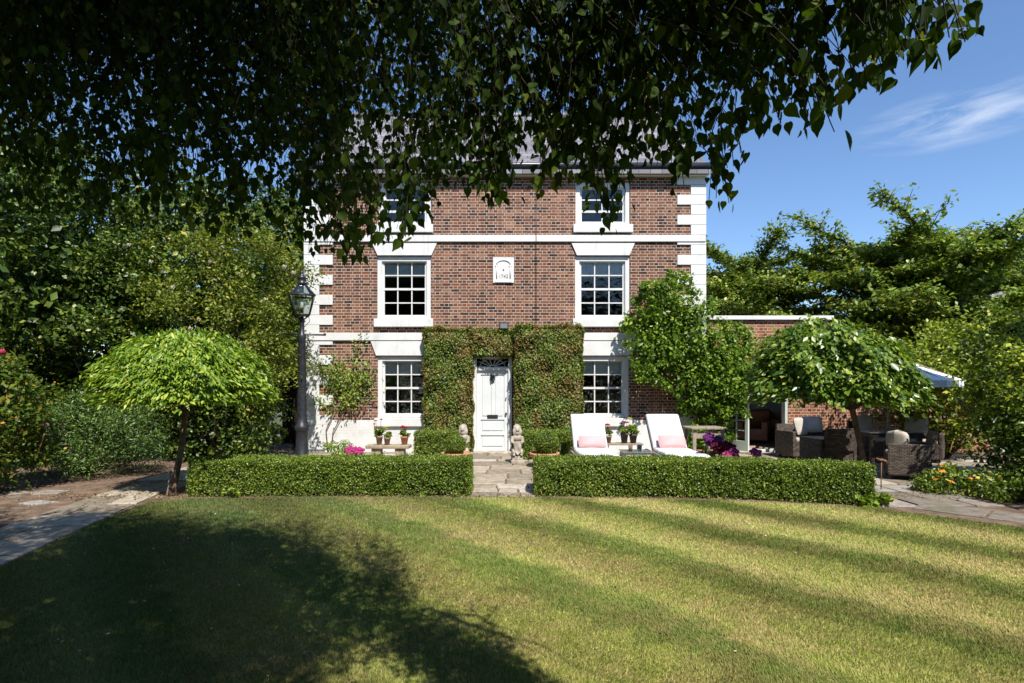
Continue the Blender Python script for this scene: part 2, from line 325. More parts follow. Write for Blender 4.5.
# leaves ------------------------------------------------------------------
T_RH = (np.array([(0, -.5, 0), (.3, -.02, .07), (0, .5, 0), (-.3, -.02, .07)]), [(0, 1, 2), (0, 2, 3)])
T_NAR = (np.array([(0, -.5, 0), (.17, -.05, .04), (0, .5, -.05), (-.17, -.05, .04)]), [(0, 1, 2), (0, 2, 3)])
T_OV = (np.array([(0, -.42, 0), (.17, -.44, .03), (.31, -.32, .055), (.37, -.12, .06), (.30, .10, .04), (.13, .34, -.01), (0, .62, -.10), (-.13, .34, -.01), (-.30, .10, .04), (-.37, -.12, .06), (-.31, -.32, .055), (-.17, -.44, .03)]), [(0, 1, 2, 3, 4, 5, 6), (0, 6, 7, 8, 9, 10, 11)])
def unit(a): return a/np.maximum(np.linalg.norm(a, axis=-1, keepdims=True), 1e-9)
def leaves(name, mat, parent, P, A, Nn, size, tmpl=T_RH, jitter=.45, extra=None, vals=None):
    """P centres, A long-axis direction, Nn leaf normal; each (n,3)"""
    n = len(P); P = np.asarray(P, float)
    A = unit(np.asarray(A)+R.normal(0, jitter, (n, 3))); Nn = unit(np.asarray(Nn)+R.normal(0, jitter, (n, 3)))
    Bv = unit(np.cross(A, Nn)); Nn = np.cross(Bv, A)
    sz = np.asarray(size)*np.exp(R.normal(0, .22, n)) if np.ndim(size) == 0 else np.asarray(size)
    tv, tf = tmpl; k = len(tv)
    V = P[:, None, :]+sz[:, None, None]*(tv[None, :, 0:1]*Bv[:, None, :]+tv[None, :, 1:2]*A[:, None, :]+tv[None, :, 2:3]*Nn[:, None, :])
    V = V.reshape(-1, 3)
    if parent is not None: V = V-np.array(ploc(parent))
    fl = len(tf[0]); idx = np.array(tf)[None]+(np.arange(n)*k)[:, None, None]; idx = idx.reshape(-1)
    nf = n*len(tf)
    me = bpy.data.meshes.new(name); me.vertices.add(len(V)); me.vertices.foreach_set('co', V.ravel().astype(np.float32))
    me.loops.add(len(idx)); me.loops.foreach_set('vertex_index', idx.astype(np.int32))
    me.polygons.add(nf); me.polygons.foreach_set('loop_start', (np.arange(nf)*fl).astype(np.int32))
    me.update(calc_edges=True); me.validate()
    v = R.random(n) if vals is None else vals
    at = me.attributes.new('v', 'FLOAT', 'POINT'); at.data.foreach_set('value', np.repeat(v, k).astype(np.float32))
    me.materials.append(mat); o = bpy.data.objects.new(name, me); C.objects.link(o)
    if parent is not None: o.parent = parent
    return o
def shell_pts(c, r, n, inner=.75, zmin=-1.0, bump_=.12):
    d = unit(R.normal(0, 1, (int(n*1.8)+20, 3))); d = d[d[:, 2] > zmin][:n]
    rr = inner+(1-inner)*R.random(len(d))**.6
    wob = 1+bump_*(np.sin(d[:, 0]*5+c[0])*np.cos(d[:, 1]*6+c[1]*3)+np.sin(d[:, 2]*7+c[0]*2)*.7)
    return np.array(c)+d*np.array(r)*(rr*wob)[:, None], d
def clumps(centres, radii, per, flat=.75):
    """leaf positions gathered in clumps: for each clump a shell of leaves facing outwards and up"""
    P = []; D = []
    for c, r in zip(centres, radii):
        k = max(8, int(per*r*r)); d = unit(R.normal(0, 1, (k, 3))); rr = R.random(k)**.4*(1+.15*R.normal(0, 1, k))
        q = d*rr[:, None]*r; q[:, 2] *= flat
        P.append(np.array(c)+q); D.append(d)
    return np.concatenate(P), np.concatenate(D)
def ell_clumps(c, r, n, rc=(.35, .7), hollow=.55):
    d = unit(R.normal(0, 1, (n, 3))); rr = hollow+(1-hollow)*R.random(n)**.7
    cen = np.array(c)+d*np.array(r)*rr[:, None]; return cen, R.uniform(rc[0], rc[1], n)
UP = np.array([0, 0, 1.0])
def leafy(name, mat, parent, P, D, size, tmpl=T_RH, droop=-.2, up=.7, jit=.5):
    A = D*np.array([1, 1, .5])+R.normal(0, .5, D.shape)+np.array([0, 0, droop]); Nn = D*.6+UP*up
    return leaves(name, mat, parent, P, A, Nn, size, tmpl, jit)
def branchy(mb, base, targets, r0, rnd_=rnd, seg=5, n=6, sag=0.0):
    for t in targets:
        b = Vector(base); t = Vector(t); pts = []; rs = []
        for i in range(seg+1):
            k = i/seg; p = b.lerp(t, k); p.z += math.sin(k*PI)*sag
            if 0 < i < seg: p += Vector((rnd_.uniform(-1, 1), rnd_.uniform(-1, 1), rnd_.uniform(-1, 1)))*(t-b).length*.04
            pts.append(p); rs.append(r0*(1-k*.85))
        mb.tube(pts, rs, n)

# ------------------------------------------------------------------ setting: ground
g = MB().add([(-400, -60, -.012), (400, -60, -.012), (400, 900, -.012), (-400, 900, -.012)], [(0, 1, 2, 3)]).build('ground', M['ground']); tag(g, kind='structure')
# soil sheet round the beds and under the slabs
s_ = MB().add([(-16, -5, -.006), (16, -5, -.006), (16, 22, -.006), (-16, 22, -.006)], [(0, 1, 2, 3)]).build('soil', M['soil']); tag(s_, kind='structure')
lawn_poly = [(-2.6, -4.5), (-3.6, 2.0), (-4.45, 4.6), (-4.75, 6.0), (-4.95, 7.0), (-5.05, 7.9), (-4.6, 8.18), (-3.5, 8.24), (-.5, 8.24), (0, 8.24), (.6, 8.22), (2.5, 8.1), (3.8, 7.8), (4.75, 7.55), (5.3, 7.0), (5.95, 6.35), (6.6, 5.6), (7.4, 4.4), (8.6, 2.5), (9.5, -4.5)]
bm = bmesh.new(); f = bm.faces.new([bm.verts.new((x, y, 0)) for x, y in lawn_poly]); bmesh.ops.triangulate(bm, faces=[f])
me = bpy.data.meshes.new('lawn'); bm.to_mesh(me); bm.free(); me.materials.append(M['turf']); lawn = bpy.data.objects.new('lawn', me); C.objects.link(lawn); tag(lawn, kind='structure')
LP = np.array(lawn_poly)
def inside(P, poly):
    x, y = P[:, 0], P[:, 1]; r = np.zeros(len(P), bool); n = len(poly)
    for i in range(n):
        x1, y1 = poly[i]; x2, y2 = poly[(i+1) % n]
        c = ((y1 > y) != (y2 > y)); r ^= c & (x < (x2-x1)*(y-y1)/((y2-y1) if y2 != y1 else 1e-9)+x1)
    return r
def grass():
    n = 950000; u = R.random(n)
    y = 2.4*(8.4/2.4)**(u)                                    # density falls with distance
    half = y*.95+.9; x = R.uniform(-1, 1, n)*half
    keep = (R.random(n) < np.clip(3.6/y, .25, 1)); P = np.stack([x[keep], y[keep], np.zeros(keep.sum())], 1)
    P = P[inside(P+R.normal(0, .03, P.shape), lawn_poly)]
    n = len(P); uu = .764*P[:, 0]+.645*P[:, 1]; st = np.sin((uu+.5-3.8+.375)*2*PI/1.5)
    A = np.stack([-.645*st*.55, .764*st*.55, np.ones(n)*.8], 1)+R.normal(0, .38, (n, 3)); A[:, 2] = np.abs(A[:, 2])+.15; A = unit(A)
    h = R.uniform(.010, .024, n)*(1+.25*R.normal(0, 1, n)).clip(.5, 1.6)*(.8+P[:, 1]/14); w = (.0016+P[:, 1]*.0005)
    S = unit(np.stack([R.normal(0, 1, n), R.normal(0, 1, n)*.6, np.zeros(n)], 1))*w[:, None]
    V = np.stack([P-S, P+S, P+A*h[:, None]], 1).reshape(-1, 3)
    me = bpy.data.meshes.new('grass'); me.vertices.add(3*n); me.vertices.foreach_set('co', V.ravel().astype(np.float32))
    me.loops.add(3*n); me.loops.foreach_set('vertex_index', np.arange(3*n, dtype=np.int32)); me.polygons.add(n); me.polygons.foreach_set('loop_start', np.arange(0, 3*n, 3, dtype=np.int32))
    me.update(calc_edges=True); at = me.attributes.new('v', 'FLOAT', 'POINT'); at.data.foreach_set('value', np.repeat(R.random(n), 3).astype(np.float32))
    me.materials.append(M['blade']); o = bpy.data.objects.new('grass', me); C.objects.link(o)
    tag(o, 'short mown striped lawn grass, green with dry straw patches', 'grass', kind='stuff')
grass()
# daisies and fallen petals scattered over the lawn
P = np.stack([R.uniform(-5, 5.5, 90), R.uniform(3, 8.0, 90), np.full(90, .022)], 1); P[:60, 0] = R.uniform(-5, -1.2, 60); P = P[inside(P, lawn_poly)]
Pl = np.stack([R.uniform(-5, 6, 260), R.uniform(2.8, 8.0, 260), np.full(260, .02)], 1); Pl = Pl[inside(Pl, lawn_poly)]
o = leaves('fallen_leaves', M['litter'], None, Pl, R.normal(0, 1, Pl.shape)*[1, 1, .2], np.tile(UP, (len(Pl), 1)), .03, T_RH, .35); tag(o, 'small fallen birch leaves scattered over the lawn', 'fallen leaves', kind='stuff')
o = leaves('daisies', M['palerose'], None, P, R.normal(0, 1, P.shape)*[1, 1, .1], np.tile(UP, (len(P), 1)), .022, T_RH, .2); tag(o, 'tiny pale daisies and petals scattered over the lawn', 'daisies', kind='stuff')

def slabs(name, cells, mat, z=.01, h=.03, gap=.018):
    """cells: convex quads; each slab a slightly uneven block with a soft edge"""
    mb = MB(); att = []
    for q in cells:
        c = sum((Vector((x, y, 0)) for x, y in q), Vector())/len(q); dz = rnd.uniform(-.006, .006); v = rnd.random()
        out = []; top = []; inn = []
        for x, y in q:
            p = Vector((x, y, 0)); d = (c-p).normalized(); p = p+d*gap*1.2+Vector((rnd.uniform(-1, 1), rnd.uniform(-1, 1), 0))*gap*.45
            out.append(p+Vector((0, 0, -.02))); top.append(p+Vector((0, 0, z+dz-.004))); inn.append(p+d*.015+Vector((0, 0, z+dz+rnd.uniform(0, .003))))
        n = len(q); vs = out+top+inn; fs = []
        for i in range(n):
            j = (i+1) % n; fs += [(i, j, n+j, n+i), (n+i, n+j, 2*n+j, 2*n+i)]
        fs.append(tuple(2*n+i for i in range(n))); mb.add(vs, fs); att += [v]*len(vs)
    o = mb.build(name, mat, None, attr=att); tag(o, kind='structure'); return o
def grid_cells(x0, x1, y0, y1, rowh, wmin, wmax, sk=.0):
    cells = []; y = y0
    while y < y1-.05:
        hh = min(rnd.uniform(*rowh), y1-y); x = x0-rnd.random()*wmin
        while x < x1:
            w = rnd.uniform(wmin, wmax); a = max(x, x0); b = min(x+w, x1)
            if b-a > .06: cells.append([(a, y), (b, y), (b, y+hh), (a, y+hh)])
            x += w
        y += hh
    return cells
slabs('garden_path', grid_cells(-.62, .34, 8.3, 9.3, (.28, .4), .3, .55), M['flag'])
slabs('patio', grid_cells(-5.2, 10.5, 9.3, 13.88, (.38, .6), .45, .9), M['flag'])
slabs('patio_edge', [c for c in grid_cells(4.95, 6.6, 7.6, 9.28, (.45, .6), .5, .8)], M['flaggrey'])
# curving side paths: a row of slabs following a centre line
def path_cells(pts, width, step, cols=2):
    pts = [Vector((x, y, 0)) for x, y in pts]; cells = []
    L_ = [0]
    for a, b in zip(pts, pts[1:]): L_.append(L_[-1]+(b-a).length)
    def at(t):
        for i in range(len(pts)-1):
            if t <= L_[i+1]: return pts[i].lerp(pts[i+1], (t-L_[i])/(L_[i+1]-L_[i])), (pts[i+1]-pts[i]).normalized()
        return pts[-1], (pts[-1]-pts[-2]).normalized()
    t = 0; pd = None
    while t < L_[-1]-.1:
        t2 = min(t+rnd.uniform(*step), L_[-1]); (p, d), (q, e) = at(t), at(t2)
        if pd is not None: d = pd
        pd = e; nd = Vector((-d.y, d.x, 0)); ne = Vector((-e.y, e.x, 0)); s = rnd.uniform(.35, .65)
        ks = [0, s, 1] if cols == 2 and rnd.random() < .8 else [0, 1]
        for a, b in zip(ks, ks[1:]):
            f_ = lambda P_, n_, k: ((P_+n_*width*(.5-k)).x, (P_+n_*width*(.5-k)).y)
            cells.append([f_(p, nd, b), f_(q, ne, b), f_(q, ne, a), f_(p, nd, a)][::-1])
        t = t2
    return cells
slabs('side_path', path_cells([(-4.7, 3.3), (-5.0, 5.0), (-5.3, 6.3), (-5.55, 7.6), (-5.75, 8.6), (-5.75, 9.6)], .9, (.45, .75)), M['flag'])
slabs('back_path', path_cells([(-5.85, 9.7), (-5.9, 10.6), (-6.0, 11.7), (-5.8, 13.8)], 1.1, (.4, .6)), M['flag'], h=.05)
slabs('right_path', path_cells([(9.3, 3.2), (7.9, 5.1), (7.0, 6.15), (6.1, 7.05), (5.45, 7.75)], .62, (.55, .8), 1), M['flaggrey'])
cz = []
for k in range(26):
    x, y = rnd.uniform(-8.2, -6.3), rnd.uniform(5.4, 9.0)
    if y > 9.6-(-6.3-x)*.8: continue
    r = rnd.uniform(.16, .34); a0 = rnd.random()*6; m_ = rnd.choice([4, 5])
    cz.append([(x+math.cos(a0+i*2*PI/m_)*r*rnd.uniform(.8, 1.2), y+math.sin(a0+i*2*PI/m_)*r*.7) for i in range(m_)])
slabs('stepping_stones', cz, M['flaggrey'], z=.006)
# leaf litter on the soil
n = 5200; x = np.concatenate([R.uniform(-9.5, -5.0, n//2), R.uniform(-6.8, 6.5, n//2)]); y = np.concatenate([R.uniform(4, 13, n//2), R.uniform(8.05, 8.5, n//2)])
P = np.stack([x, y, R.uniform(.002, .03, n)], 1); P = P[~inside(P, lawn_poly)]
o = leaves('leaf_litter', M['litter'], None, P, R.normal(0, 1, P.shape)*[1, 1, .2], np.tile(UP, (len(P), 1)), .032, T_RH, .35); tag(o, 'brown leaf litter and crumbs on the bare soil beds', 'leaf litter', kind='stuff')

# ------------------------------------------------------------------ the house
HY = 13.9
hx = lambda p: WX(p, HY); hz = lambda p: WZ(p, HY)
XL, XR = hx(305), hx(705); EZ = hz(170)
house = empty('house', ((XL+XR)/2, HY, 0), 'red brick house with white painted corner blocks, bands and sash windows', 'house')
wins = []   # (x0,x1,z0,z1, cols, rows, name)
for a in (0, 1):
    o_ = 0 if a == 0 else 199
    wins += [(377.5+o_-(1 if a else 0), 430+o_, 418, 356, 3, 4), (377+o_-1*a, 431+o_, 319, 256, 3, 4), (378.5+o_-2*a, 431+o_, 225, 182, 2, 3)]
holes = [(hx(a), hx(b), hz(z0), hz(z1)) for a, b, z0, z1, c, r in wins]
dx0, dx1 = hx(473), hx(512); holes.append((dx0, dx1, 0.0, hz(356)))
def wall_mesh(mb, x0, x1, z0, z1, y, th, holes):
    xs = sorted({x0, x1, *[h[0] for h in holes], *[h[1] for h in holes]}); zs = sorted({z0, z1, *[h[2] for h in holes], *[h[3] for h in holes]})
    xs = [x for x in xs if x0 <= x <= x1]; zs = [z for z in zs if z0 <= z <= z1]
    for i in range(len(xs)-1):
        for j in range(len(zs)-1):
            cx, cz_ = (xs[i]+xs[i+1])/2, (zs[j]+zs[j+1])/2
            if any(h[0] < cx < h[1] and h[2] < cz_ < h[3] for h in holes): continue
            a, b, c, d = xs[i], xs[i+1], zs[j], zs[j+1]
            mb.add([(a, y, c), (b, y, c), (b, y, d), (a, y, d)], [(0, 1, 2, 3)]); mb.add([(a, y+th, c), (b, y+th, c), (b, y+th, d), (a, y+th, d)], [(3, 2, 1, 0)])
    for a, b, c, d in holes:
        mb.add([(a, y, c), (a, y+th, c), (a, y+th, d), (a, y, d)], [(0, 1, 2, 3)]); mb.add([(b, y, c), (b, y+th, c), (b, y+th, d), (b, y, d)], [(3, 2, 1, 0)])
        mb.add([(a, y, d), (b, y, d), (b, y+th, d), (a, y+th, d)], [(0, 1, 2, 3)]); mb.add([(a, y, c), (b, y, c), (b, y+th, c), (a, y+th, c)], [(3, 2, 1, 0)])
mb = MB(); wall_mesh(mb, XL, XR, 0, EZ, HY, .3, holes)
YB = HY+8.0; RY = HY+4.0; RZ = EZ+.12+4.3*.72
# gable walls and back wall (with thickness)
for x, s in ((XL, 1), (XR, -1)):
    for xx in (x, x+s*.3):
        mb.add([(xx, HY, 0), (xx, YB, 0), (xx, YB, EZ), (xx, RY, RZ-.2), (xx, HY, EZ)], [(0, 1, 2, 3, 4)])
mb.add([(XL, YB, 0), (XR, YB, 0), (XR, YB, EZ), (XL, YB, EZ)], [(0, 1, 2, 3)])
mb.build('wall', M['brick'], house)
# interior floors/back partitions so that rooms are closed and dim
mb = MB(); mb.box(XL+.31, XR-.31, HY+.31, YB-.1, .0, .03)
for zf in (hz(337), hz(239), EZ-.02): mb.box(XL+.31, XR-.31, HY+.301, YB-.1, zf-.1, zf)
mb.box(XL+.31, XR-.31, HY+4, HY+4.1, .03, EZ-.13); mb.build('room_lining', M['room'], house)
# plinth
zp = hz(420)
mb = MB()
for a, b in ((XL+.32, hx(377.5)-.002), (hx(377.5)+.0, hx(430)), (hx(430)+.002, dx0-.1), (dx1+.1, hx(575.5)-.002), (hx(575.5), hx(629)), (hx(629)+.002, XR-.32)):
    box('plinth', M['plinth'], house, a, b, HY-.03, HY, 0, zp)
# bands
for i, (pa, pb) in enumerate(((235.5, 242), (333, 340.5))):
    box('band', M['white'], house, XL-.0, XR+.0, HY-.055, HY+.02, hz(pb), hz(pa), .006)
# eaves: soffit board, gutter
box('eaves_board', M['white'], house, XL-.05, XR+.05, HY-.13, HY-.001, hz(177), hz(171.5), .005)
mb = MB(); mb.tube([(XL-.12, HY-.2, hz(168.5)), (XR+.12, HY-.2, hz(168.5))], .07, 12); mb.build('gutter', M['gutter'], house)
# quoins
per = 20.0*HY/F; hw = 10.0*HY/F
mb = MB(); z = hz(205)-per*0; k = 0
zs = []
zz = hz(205)
while zz > 0: zs.append(zz); zz -= per
zs.append(hz(185)); zs.append(zs[-2]-per)
for side in (0, 1):
    for zq in zs:
        if zq < -per: continue
        z0 = max(zq, 0.0)
        for (zz0, zz1, wd) in ((z0, zq+hw-.006, 28), (zq+hw, min(zq+per-.006, EZ-.17), 14.5)):
            skip = False
            if zz1-zz0 < .04: continue
            zb = [(hz(242), hz(235.5)), (hz(340.5), hz(333))]
            for b0, b1 in zb:
                if zz0 < b1 and zz1 > b0:
                    if zz0 < b0-.05: zz1 = b0-.004
                    elif zz1 > b1+.05: zz0 = b1+.004
                    else: skip = True
            if skip: continue
            if zz0 < zp-.1: wd = 28
            w = wd*HY/F
            zz0 = max(zz0, 0)
            if zz1-zz0 < .04: continue
            if side == 0: box('corner_block', M['white'], house, XL-.02, XL+w, HY-.035, HY+.33, zz0, zz1, .008)
            else: box('corner_block', M['white'], house, XR-w, XR+.02, HY-.035, HY+.33, zz0, zz1, .008)
# windows
def window(a, b, z0, z1, cols, rows, meeting, blind, wide=True):
    x0, x1, c0, c1 = hx(a), hx(b), hz(z0), hz(z1)
    fr = MB(); y = HY+.035; cw = .11; d = .13
    fr.box(x0+.002, x0+cw, y, y+d, c0+.002, c1-.002, b=.004); fr.box(x1-cw, x1-.002, y, y+d, c0+.002, c1-.002, b=.004)
    fr.box(x0+cw+.001, x1-cw-.001, y, y+d, c1-.12, c1-.003, b=.004); fr.box(x0+cw+.001, x1-cw-.001, y, y+d, c0+.003, c0+.07, b=.004)
    # inner step of the box sash
    fr.box(x0+cw-.002, x0+cw+.03, y+.05, y+d-.01, c0+.05, c1-.1); fr.box(x1-cw-.03, x1-cw+.002, y+.05, y+d-.01, c0+.05, c1-.1)
    w = fr.build('window', M['white'], house)
    gx0, gx1, gz0, gz1 = x0+cw+.03, x1-cw-.03, c0+.07, c1-.12
    bars = MB()
    for i in range(1, cols): x = gx0+(gx1-gx0)*i/cols; bars.box(x-.014, x+.014, y+.072, y+.108, gz0, gz1)
    for j in range(1, rows):
        z = gz0+(gz1-gz0)*j/rows; t = .026 if j == meeting else .014; bars.box(gx0, gx1, y+(.06 if j == meeting else .069), y+.111, z-t, z+t)
    bars.box(gx0-.001, gx1+.001, y+.066, y+.113, gz0-.0, gz0+.04); bars.box(gx0-.001, gx1+.001, y+.066, y+.113, gz1-.03, gz1+.001)
    bars.box(gx0, gx0+.025, y+.067, y+.112, gz0, gz1); bars.box(gx1-.025, gx1, y+.067, y+.112, gz0, gz1)
    bars.build('glazing_bars', M['white'], w)
    MB().add([(gx0, y+.09, gz0), (gx1, y+.09, gz0), (gx1, y+.09, gz1), (gx0, y+.09, gz1)], [(0, 1, 2, 3)]).build('pane', M['glass'], w)
    sl = MB(); e = .06 if wide else .02
    sl.box(x0-e, x1+e, HY-.10, HY+.034, c0-.2, c0-.001, b=.012); sl.build('sill', M['white'], w)
    if blind:
        bl = MB(); zz = gz1-(gz1-gz0)*blind
        pts = []; nn = 24
        for i in range(nn+1):
            xx = gx0-.03+(gx1-gx0+.06)*i/nn; pts += [(xx, y+.14+.008*math.sin(i*1.9), zz), (xx, y+.14, gz1+.05)]
        bl.add(pts, [(2*i, 2*i+2, 2*i+3, 2*i+1) for i in range(nn)]); bl.build('blind', M['blind'], w)
    return w
for (a, b, z0, z1, c, r), bld in zip(wins, (.23, .28, 0.0, .23, .28, .0)):
    window(a, b, z0, z1, c, r, 2 if r == 4 else 1, bld)
# flared window heads
for a, b, t0, t1 in ((371, 437, 341, 355.5), (372.5, 437, 243.5, 255.5), (573, 637, 341, 355.5), (571.5, 634.5, 243.5, 255.5)):
    mb = MB(); x0, x1, zt, zb_ = hx(a), hx(b), hz(t0), hz(t1); i = .13
    vs = [(x0+i, HY-.04, zb_), (x1-i, HY-.04, zb_), (x1, HY-.04, zt), (x0, HY-.04, zt), (x0+i, HY-.001, zb_), (x1-i, HY-.001, zb_), (x1, HY-.001, zt), (x0, HY-.001, zt)]
    mb.add(vs, [(0, 1, 2, 3), (4, 7, 6, 5), (0, 4, 5, 1), (3, 2, 6, 7), (0, 3, 7, 4), (1, 5, 6, 2)]); mb.build('window_head', M['white'], house)
# date plaque
pl = box('date_plaque', M['white'], house, hx(493), hx(514), HY-.03, HY-.001, hz(283), hz(257.5), .004)
mb = MB(); cx = hx(503.5); zc = hz(264.5)
pts = [(cx+.165*math.cos(t), HY-.038, zc+.10*math.sin(t)) for t in np.linspace(0, PI, 14)]
mb.tube(pts, .014, 6)
for s in (-1, 1): mb.tube([(cx+s*.165, HY-.038, zc-.34), (cx+s*.165, HY-.038, zc-.02)], .014, 6); mb.box(cx+s*.165-.03, cx+s*.165+.03, HY-.05, HY-.029, zc-.05, zc-.02)
mb.box(cx-.2, cx+.2, HY-.045, HY-.029, hz(283)+.01, hz(283)+.04); mb.build('moulding', M['white'], pl)
MB().ball((cx, HY-.035, hz(270)), .02, 1).build('boss', M['black'], pl)
cu = bpy.data.curves.new('date', 'FONT'); cu.body = '1742'; cu.size = .12; cu.extrude = .006; cu.align_x = 'CENTER'
to = bpy.data.objects.new('date_text', cu); C.objects.link(to)
dg = bpy.context.evaluated_depsgraph_get(); me = bpy.data.meshes.new_from_object(to.evaluated_get(dg)); bpy.data.objects.remove(to)
me.materials.clear(); me.materials.append(M['stone']); to = bpy.data.objects.new('date_lettering', me); C.objects.link(to); to.parent = pl
to.location = Vector((cx, HY-.033, hz(278)))-ploc(pl); to.rotation_euler = (PI/2, 0, 0)
# brick arch course above plaque
mb = MB()
for i in range(7): x = hx(493.5)+i*(hx(514)-hx(493))/7; mb.box(x+.006, x+.06, HY-.006, HY-.0005, hz(257)+.004, hz(253)+.0, b=.002)
mb.build('brick_course', M['brick_garden'], house)
# door, frame, fanlight
fz = hz(356.5); dz1 = hz(370.5)
mb = MB(); mb.box(dx0+.002, dx0+.09, HY-.05, HY+.1, 0, fz, b=.006); mb.box(dx1-.09, dx1-.002, HY-.05, HY+.1, 0, fz, b=.006)
mb.box(dx0+.091, dx1-.091, HY-.03, HY+.1, dz1, dz1+.08, b=.006); mb.box(dx0+.091, dx1-.091, HY-.03, HY+.1, fz-.05, fz-.002, b=.006)
mb.build('door_frame', M['white'], house)
ox0, ox1 = dx0+.09, dx1-.09
mb = MB(); y0 = HY+.02
dcols = [(ox0+.1, (ox0+ox1)/2-.03), ((ox0+ox1)/2+.03, ox1-.1)]
wall_h = dz1
hole = [(c[0], c[1], z0_, z1_) for c in dcols for z0_, z1_ in ((.86, dz1-.1),)]+[(ox0+.1, ox1-.1, .50, .80), (ox0+.1, ox1-.1, .12, .42)]
wall_mesh(mb, ox0+.003, ox1-.003, .03, dz1-.003, y0, .03, hole); mb.box(ox0+.004, ox1-.004, y0+.024, y0+.05, .032, dz1-.005)
door = mb.build('door', M['door'], house)
mb = MB()
for a, b, c, d in hole: mb.box(a+.035, b-.035, y0+.006, y0+.022, c+.035, d-.035, b=.006)
mb.build('door_panel', M['door'], door)
mx = (ox0+ox1)/2
mb = MB(); mb.tube([(mx+.06*math.cos(t)*.8, y0-.025, hz(378)+.09*math.sin(t)) for t in np.linspace(0, 2*PI, 17)], .016, 6); mb.ball((mx, y0-.02, hz(378)+.06), (.045, .03, .06), 2); mb.ball((mx, y0-.02, hz(378)), (.03, .02, .07), 1); mb.build('knocker', M['black'], door)
box('letterbox', M['black'], door, mx-.13, mx+.13, y0-.012, y0-.001, .83, .92, .003)
for zk in (.95, 1.33): MB().tube([(ox1-.055, y0-.05, zk), (ox1-.055, y0, zk)], .026 if zk < 1 else .016, 10).build('door_knob', M['black'], door)
fl_ = MB(); fzc = dz1+.085; rr = (ox1-ox0)/2
for a in np.linspace(0, PI, 8): fl_.tube([(mx+.05*math.cos(a), HY+.03, fzc+.03*math.sin(a)), (mx+rr*math.cos(a)*(.98), HY+.03, min(fzc+.30*math.sin(a)+.01, fz-.05))], .011, 6)
fl_.tube([(mx+.07*math.cos(a), HY+.03, fzc+.045*math.sin(a)) for a in np.linspace(0, PI, 12)], .014, 6)
fl_.tube([(mx+rr*.8*math.cos(a), HY+.03, fzc+.20*math.sin(a)) for a in np.linspace(0, PI, 20)], .01, 6)
fan = fl_.build('fanlight', M['white'], house)
MB().add([(ox0, HY+.06, dz1+.07), (ox1, HY+.06, dz1+.07), (ox1, HY+.06, fz-.04), (ox0, HY+.06, fz-.04)], [(0, 1, 2, 3)]).build('pane', M['glass'], fan)
box('doorstep', M['stone'], house, dx0-.15, dx1+.15, HY-.38, HY-.052, 0, .045, .012)
mb = MB(); mb.box(dx0-.03, dx1+.03, HY-.12, HY-.051, fz+.003, fz+.05, b=.006); mb.build('door_hood', M['wood'], house)
# roof: gable, ridge parallel to the front
mb = MB(); ov = .28; th = .1
zf = EZ+.02; slope = (RZ-EZ-.1)/4.0
y_f = HY-.22; z_f = EZ+.1-.22*slope
A_ = [(XL-.12, y_f, z_f), (XR+.12, y_f, z_f), (XR+.12, RY, RZ), (XL-.12, RY, RZ), (XL-.12, YB+.2, z_f), (XR+.12, YB+.2, z_f)]
Bq = [(x, y, z-th) for x, y, z in A_]
mb.add(A_+Bq, [(0, 1, 2, 3), (3, 2, 5, 4), (7, 6, 9, 8), (8, 9, 10, 11), (0, 6, 7, 1), (4, 5, 11, 10), (0, 3, 9, 6), (3, 4, 10, 9), (1, 7, 8, 2), (2, 8, 11, 5)])
roof = mb.build('roof', M['slate'], house)
mb = MB(); mb.tube([(XL-.12, RY, RZ+.02), (XR+.12, RY, RZ+.02)], .09, 8); mb.build('ridge', M['slate'], roof)
for cx_ in (hx(639)*17.9/13.9,):
    mb = MB(); mb.box(cx_-.36, cx_+.36, RY-.3, RY+.3, RZ-.6, RZ+1.35); ch = mb.build('chimney', M['brick'], house)
    mb = MB(); mb.box(cx_-.42, cx_+.42, RY-.36, RY+.36, RZ+1.351, RZ+1.45, b=.01); mb.build('chimney_cap', M['stone'], ch)
    for s in (-.18, .18): MB().lathe(cx_+s, RY, [(.11, RZ+1.452), (.10, RZ+1.8), (.12, RZ+1.82), (.09, RZ+1.82)], 14).build('chimney_pot', M['terracotta'], ch)
# cable down the front and floodlight over the door
MB().tube([(hx(536), HY-.008, hz(178)), (hx(536.2), HY-.008, hz(230)), (hx(536), HY-.06, hz(236)), (hx(536), HY-.06, hz(242)), (hx(535.8), HY-.008, hz(246)), (hx(536), HY-.008, hz(322))], .008, 6).build('cable', M['gutter'], house)
fl2 = MB().box(hx(499.5), hx(508.5), HY-.20, HY-.08, hz(330), hz(323), b=.01).build('floodlight', M['black'], house)
box('bracket', M['black'], fl2, hx(503), hx(505), HY-.08, HY-.001, hz(328), hz(325))
box('lens', M['tableglass'], fl2, hx(500.5), hx(507.5), HY-.206, HY-.2, hz(329), hz(324.3))

